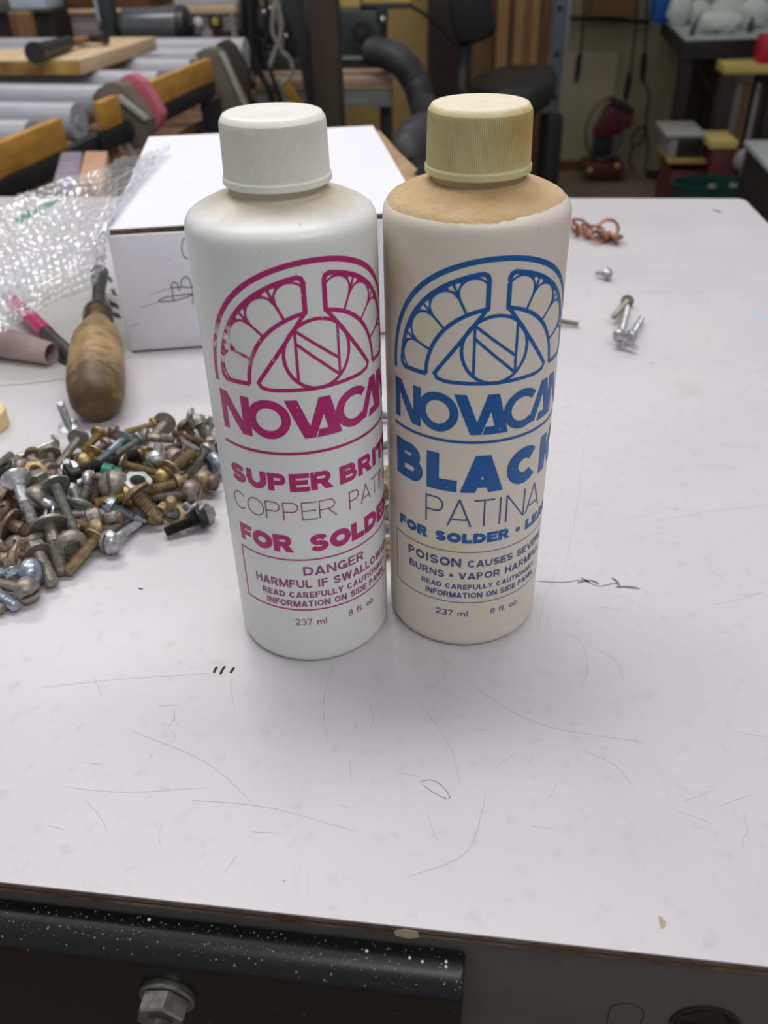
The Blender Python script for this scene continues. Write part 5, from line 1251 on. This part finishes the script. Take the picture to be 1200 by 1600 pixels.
b.prism([Vector((onz(px, py, zs_).x, 2500+(168-py)*9.5, zs_+25)) for px, py in sl], (0, 0, -70), 22, 3); part(ch, 'seat', b, M['chair'])
pc = at(861, 200, 2640); b = MB(); b.lathe([(30, zs_-60), (34, zs_-80), (34, zs_-300), (24, zs_-305), (24, -800), (46, -805), (46, -840)], Matrix.Translation((pc.x, 2640, 0)), 20); part(ch, 'gas_column', b, M['chair'])
for k in range(5):
    a = k*2*PI/5+0.3; dv = Vector((math.cos(a), math.sin(a), 0)); c = Vector((pc.x, 2640, -822))
    b = MB(); b.tube([c, c+dv*150+Vector((0, 0, -4)), c+dv*290+Vector((0, 0, -22))], lambda t: 20-6*t, 10); lg = part(ch, 'base_arm', b, M['chair'])
    b = MB(); w_ = c+dv*285; w_.z = -874; sd = Vector((-dv.y, dv.x, 0)); b.lathe([(10, -14), (25, -12), (25, 12), (10, 14)], frame(w_, Vector((0, 0, 1)), sd), 16); part(lg, 'caster', b, M['motor_dark'])
for k, (px0, px1, dep, m, lb) in enumerate(((736, 776, 3900, 'mid_wood', 'widest brown board leaning behind the chair back'), (774, 790, 3840, 'lumber', 'second upright board from the chair back'), (791, 800, 3880, 'mid_wood', 'narrow dark board in the upright lumber row'),
      (801, 814, 3830, 'lumber', 'pale board in the middle of the upright lumber row'), (815, 826, 3870, 'lumber', 'fifth upright board, left of the last two'), (827, 838, 3825, 'lumber', 'bright board near the right end of the lumber row'), (839, 856, 3880, 'mid_wood', 'last brown board of the row beside the grey strut'))):
    single('lumber_board', bgb(px0, px1, 90, 110, dep, 28, 2, zb=-900, zt=420), M[m], lb, 'board', 'upright lumber row')
st = empty('metal_strut', 'grey punched steel strut standing beside the upright lumber', 'strut', at(878, 110, 3780))
part(st, 'channel', bgb(862, 881, 60, 80, 3760, 40, 2, zb=-900, zt=420), M['strut']); part(st, 'channel_lip', bgb(881, 887, 60, 80, 3750, 50, 1, zb=-900, zt=420), M['grey_beam'])
for py in (12, 84, 150):
    b = MB(); b.lathe([(10, 0), (10, 4), (4, 5)], frame(at(875-(py-10)*0.06, py, 3756), Vector((1, 0, 0)), Vector((-0.1, -1, 0))), 16); part(st, 'slot_hole', b, M['motor_dark'])

# ------------------------------------------------------------------ along the back wall, right
rl = [onwall(884, 28, -30), onwall(950, 30, -30), onwall(1016, 34, -30)]
b = MB(); b.tube(rl, 9, 10); single('wall_rail', b, M['dark_wood'], 'dark rail running across the beige wall', 'rail')
for k, (c, h0_, h1_, lb) in enumerate((([(916, -40), (912, 30), (907, 86)], (906, 84), (900, 128), 'leftmost black handled cord hanging on the beige wall'), ([(998, -40), (994, 40), (985, 116)], (984, 114), (977, 157), 'middle black handled cord, hanging lowest on the wall'), ([(1012, -10), (1010, 40), (1007, 84)], (1007, 82), (1003, 126), 'rightmost black handled cord hanging on the wall'))):
    t = empty('hanging_tool', lb, 'tool', onwall(*h1_, -16), 'black handled tools hanging on the wall')
    b = MB(); b.tube(curve([onwall(*p, -14) for p in c], 4), 4, 6); part(t, 'cord', b, M['chair'])
    b = MB(); p, q_ = onwall(*h0_, -16), onwall(*h1_, -16); b.tube([p, p*0.7+q_*0.3, p*0.3+q_*0.7, q_], lambda t: (11, 12.5, 12, 8)[min(3, int(t*3+0.5))], 12); part(t, 'handle', b, M['chair'])
b = MB(); b.tube(curve([onwall(*p, -12) for p in ((1004, 124), (1014, 150), (1009, 185), (1012, 230), (1006, 268))], 6), 4, 6); single('wall_cable', b, M['chair'], 'thin dark cable running down the beige wall to the floor', 'cable')
b = MB(); b.tube(curve([onwall(*p, -20) for p in ((985, 225), (994, 205), (1008, 198), (1002, 222), (990, 228), (984, 250), (990, 268))], 6), 4, 6); single('loose_cable', b, M['chair'], 'loosely looped dark cable beside the red fan', 'cable')
single('brown_carton', bgb(928, 995, -60, 26, 4420, 130, 3), M['carton_brown'], 'dark brown carton hung above the rail on the beige wall', 'carton')
fd_ = 4380
fan = empty('floor_fan', 'dark red fan with hoop guard on the floor by the wall', 'fan', at(955, 276, fd_))
b = MB(); c = at(944, 203, fd_); rx_ = (at(972, 203, fd_)-at(915, 203, fd_)).x/2; rz_ = (at(944, 156, fd_).z-at(944, 250, fd_).z)/2
b.tube([c+Vector((rx_*math.cos(i*PI/18), 60*math.sin(i*PI/9)*0.2, rz_*math.sin(i*PI/18))) for i in range(36)], 5, 8, True); part(fan, 'hoop', b, M['tool_steel'])
slab([(927, 214), (952, 168), (962, 164), (990, 180), (988, 196), (968, 210), (940, 218)], fd_+10, (10, 110, 0), 'housing', M['red'], None, None, 8, fan)
slab([(953, 158), (960, 155), (992, 172), (990, 180), (960, 166)], fd_, (8, 90, 0), 'grille', M['black_steel'], None, None, 3, fan)
slab([(930, 214), (958, 210), (956, 256), (924, 258)], fd_+30, (8, 70, 0), 'stand', M['black_steel'], None, None, 5, fan)
slab([(916, 256), (974, 256), (980, 268), (962, 277), (926, 278), (912, 268)], fd_-40, (10, 160, 0), 'foot', M['red'], None, None, 6, fan)
for (px, py) in ((922, 266), (964, 259)):
    b = MB(); b.sphere(at(px, py, fd_-60), 12, 10); part(fan, 'yellow_button', b, M['yellow_board'])
b = MB(); b.box((-60, -40, 0), (60, 40, 30), Matrix.Translation(Vector((onz(1028, 276, -900).x, 4420, -900))), 8); single('plug_block', b, M['chair'], 'small black power block on the floor by the wall', 'power block')

# cluttered counter at the right
ct = empty('counter', 'long counter with dark edge covered in pale bags at the right wall', 'counter', at(1120, 75, 3720)); zct = at(1071, 61, 3700).z
f0, f1 = onz(1071, 61, zct), onz(1320, 52, zct); bk = onz(1030, 24, zct); bk = f0+(bk-f0)*0.97
if bk.y > 4500: bk = f0+(bk-f0)*((4500-f0.y)/(bk.y-f0.y))
bk2 = Vector((f1.x, 4430, zct))
b = MB(); b.prism([f0, f1, bk2, bk], (0, 0, -8)); part(ct, 'counter_top', b, M['bench_grey'])
b = MB(); b.prism([f0+Vector((4, 4, -8)), f1+Vector((0, 4, -8)), bk2+Vector((0, -4, -8)), bk+Vector((4, -4, -8))], (0, 0, -62)); part(ct, 'counter_edge', b, M['black_steel'], 'dark counter edge')
for q in (f0+Vector((30, 40, 0)), f1+Vector((-60, 40, 0)), f1+Vector((-60, 560, 0)), f0+Vector((260, 560, 0))):
    b = MB(); b.box((q.x-22, q.y-22, -900), (q.x+22, q.y+22, zct-69)); part(ct, 'leg', b, M['dark_wood'])
b = MB(); p = f0+Vector((60, 50, -80)); b.tube([p, p+Vector((260, 120, -330))], 16, 8); part(ct, 'brace', b, M['dark_wood'])
def on_ct(px0, px1, pyt, pyb, dep, th, bev=6): 
    return bgb(px0, px1, pyt, pyb, dep, th, bev, zb=zct+0.5)
single('blue_carton', on_ct(1026, 1052, -40, 28, 4260, 110, 8), M['blue_box'], 'bright blue box at the left end of the counter', 'box')
def lump(px, py, w, h, dep, name, m, label, cat, grp=None):
    c = at(px, py, dep); ww = (at(px+w, py, dep)-c).x; hh = c.z-at(px, py+h, dep).z
    b = MB(); b.sphere((0, 0, 0), 1, 18)
    zz = zct+0.5
    for v in b.v:
        q = 1+0.22*mnoise.noise(v*2.2+Vector((px, py, 0))); 
        v.x, v.y, v.z = v.x*q, v.y*q, max(v.z*q, -0.9)
    mz = min(v.z for v in b.v)
    for v in b.v: v.x, v.y, v.z = c.x+v.x*ww, dep+v.y*ww*0.6, zz+(v.z-mz)*hh
    return single(name, b, m, label, cat, grp)
GB = 'pale bags on the counter'
lump(1060, 22, 18, 26, 4150, 'plastic_bag', M['bag'], 'white bag right behind the blue box', 'bag', GB)
lump(1125, 34, 34, 20, 3860, 'plastic_bag', M['bag'], 'widest white bag at the counter\'s front', 'bag', GB)
lump(1092, 14, 20, 20, 4180, 'plastic_bag', M['bag'], 'pale bag behind the green bottle on the counter', 'bag', GB)
lump(1175, 22, 28, 26, 3980, 'plastic_bag', M['bag'], 'bluish white bag toward the right end of the counter', 'bag', GB)
lump(1140, 4, 30, 22, 4200, 'plastic_bag', M['bag'], 'pale bag at the back of the counter', 'bag', GB)
single('pale_box', on_ct(1064, 1128, -60, 10, 4290, 90, 10), M['bin_lid'], 'pale grey box standing at the back of the counter', 'box')
single('pale_box', on_ct(1132, 1260, -60, 10, 4290, 90, 10), M['bench_grey'], 'wide pale box at the back right of the counter', 'box')
def bottle_like(px, pyt, pyb, w, dep, m, label, lean=0):
    c = at(px, pyb, dep); hh = at(px, pyt, dep).z-c.z; r = (at(px+w, pyb, dep)-c).x
    b = MB(); b.lathe([(r*0.9, 0), (r, 4), (r, hh*0.6), (r*0.5, hh*0.75), (r*0.42, hh)], Matrix.Translation((c.x, dep, zct+0.5)) @ Matrix.Rotation(lean, 4, 'Y'), 18); return single('small_bottle', b, m, label, 'bottle')
bottle_like(1080, 26, 54, 4, 3800, M['green_glass'], 'small dark green bottle leaning at the counter\'s corner', 0.25)
bottle_like(1133, 6, 26, 5, 3990, M['green_glass'], 'little dark jar behind the widest white bag')
bottle_like(1172, 24, 48, 5, 3850, M['green_glass'], 'dark bottle between bags at the counter\'s right')
# shelf with yellow board, panels below, red container
shf = empty('low_shelf', 'yellow topped low shelf with dark posts under the counter', 'shelf', at(1170, 230, 3500))
zsh = at(1170, 100, 3540).z
part(shf, 'shelf_board', bgb(1135, 1330, 100, 115, 3540, 130, 2), M['yellow_board'], 'yellow shelf board')
for px in (1132, 1210): part(shf, 'post', bgb(px-11, px+11, 150, 170, 3560, 60, 1, zb=-900, zt=zsh-36), M['dark_wood'])
single('red_container', bgb(1190, 1250, 56, 104, 3550, 90, 6, zb=zsh+0.5), M['bright_red'], 'bright red container on the yellow shelf board', 'container')
for k, (a, c, m, lb) in enumerate(((1146, 1156, 'grey_beam', 'palest panel standing beside the dark shelf post'), (1157, 1168, 'mid_wood', 'brown panel in the row under the yellow shelf board'), (1178, 1184, 'clear_edge', 'thin pale strip standing under the yellow shelf board'), (1190, 1204, 'strut', 'grey panel at the right frame edge under the shelf'))):
    single('panel_offcut', bgb(a, c, 150, 170, 3640, 20, 1, zb=-900, zt=zsh-80), M[m], lb, 'panel', 'panels stored under the shelf')
single('dark_cabinet', bgb(1074, 1128, 100, 200, 4330, 120, 3, zb=-900, zt=zct-90), M['dark_wood'], 'dark cabinet standing in shade under the counter', 'cabinet')
bn_d = 3460
bi = empty('storage_bin', 'grey clear plastic bin with pale lid on a wooden crate', 'bin', at(1072, 250, bn_d))
zbin = at(1072, 250, bn_d).z
part(bi, 'tub', bgb(1046, 1098, 212, 250, bn_d, 200, 8), M['bin_clear']); part(bi, 'lid', bgb(1041, 1102, 208, 216, bn_d-12, 230, 5), M['bin_lid']); part(bi, 'bin_label', bgb(1075, 1092, 222, 236, bn_d-3, 3, 0.5), M['off_white'])
part(bi, 'dark_content', bgb(1058, 1096, 217, 246, bn_d-2, 2, 0.5), M['motor_dark'])
wc = empty('wooden_crate', 'low wooden crate under the grey bin', 'crate', at(1075, 300, 3520))
part(wc, 'top_board', bgb(1046, 1104, 246, 252, 3400, 290, 2, zt=zbin-0.5), M['plywood']); part(wc, 'crate_side', bgb(1050, 1100, 256, 300, 3410, 270, 3, zb=-900, zt=zbin-30), M['red'])
rc = empty('red_box', 'dark red box with yellow lid beside the grey bin', 'box', at(1130, 280, 3480))
zr = at(1130, 233, 3340).z
part(rc, 'box_body', bgb(1112, 1152, 232, 270, 3350, 160, 4, zb=-900, zt=zr), M['red']); part(rc, 'lid', bgb(1110, 1152, 220, 233, 3340, 180, 4), M['yellow_board'])
b = MB(); b.sphere(at(1160, 250, 3330), 34, 12, (1, 0.6, 1.2)); part(rc, 'handle_knob', b, M['panel'])
td = 3250
tub = empty('green_tub', 'dark green plastic tub open at the top behind the bench corner', 'tub', at(1115, 300, td))
tcx = at(1112, 283, td); tr = (at(1172, 283, td)-at(1052, 283, td)).x/2
b = MB(); b.lathe([(tr*0.8, -898), (tr*0.84, -890), (tr, tcx.z-10), (tr*1.06, tcx.z-8), (tr*1.06, tcx.z), (tr*0.97, tcx.z), (tr*0.8, -880), (5, -878)], Matrix.Translation((tcx.x, td, 0)) @ Matrix.Diagonal((1, 0.62, 1, 1)), 40); part(tub, 'tub_body', b, M['green_plastic'])
for s in (-0.2, 0.35):
    b = MB(); a = -PI/2+s; c = Vector((tcx.x+tr*1.0*math.cos(a), td+tr*0.62*math.sin(a), tcx.z+2)); b.box((-12, -8, -4), (12, 8, 8), Matrix.Translation(c), 2); part(tub, 'rim_clip', b, M['panel'])
zc2 = at(1164, 219, 2600).z
c2 = empty('side_counter', 'white topped counter with black side at the right frame edge', 'counter', onz(1240, 260, zc2))
g0, g1 = onz(1163, 219, zc2), onz(1203, 262, zc2)
b = MB(); b.prism([g0, g1, g1+Vector((600, -60, 0)), g0+Vector((600, -60, 0))], (0, 0, -14), 2); part(c2, 'counter_top', b, M['bench_grey'])
b = MB(); gv = Vector((10, 0, -14)); b.prism([g0+gv, g1+gv, g1+Vector((590, -60, -14)), g0+Vector((590, -60, -14))], (0, 0, -900-zc2+14)); part(c2, 'cabinet', b, M['black_steel'])
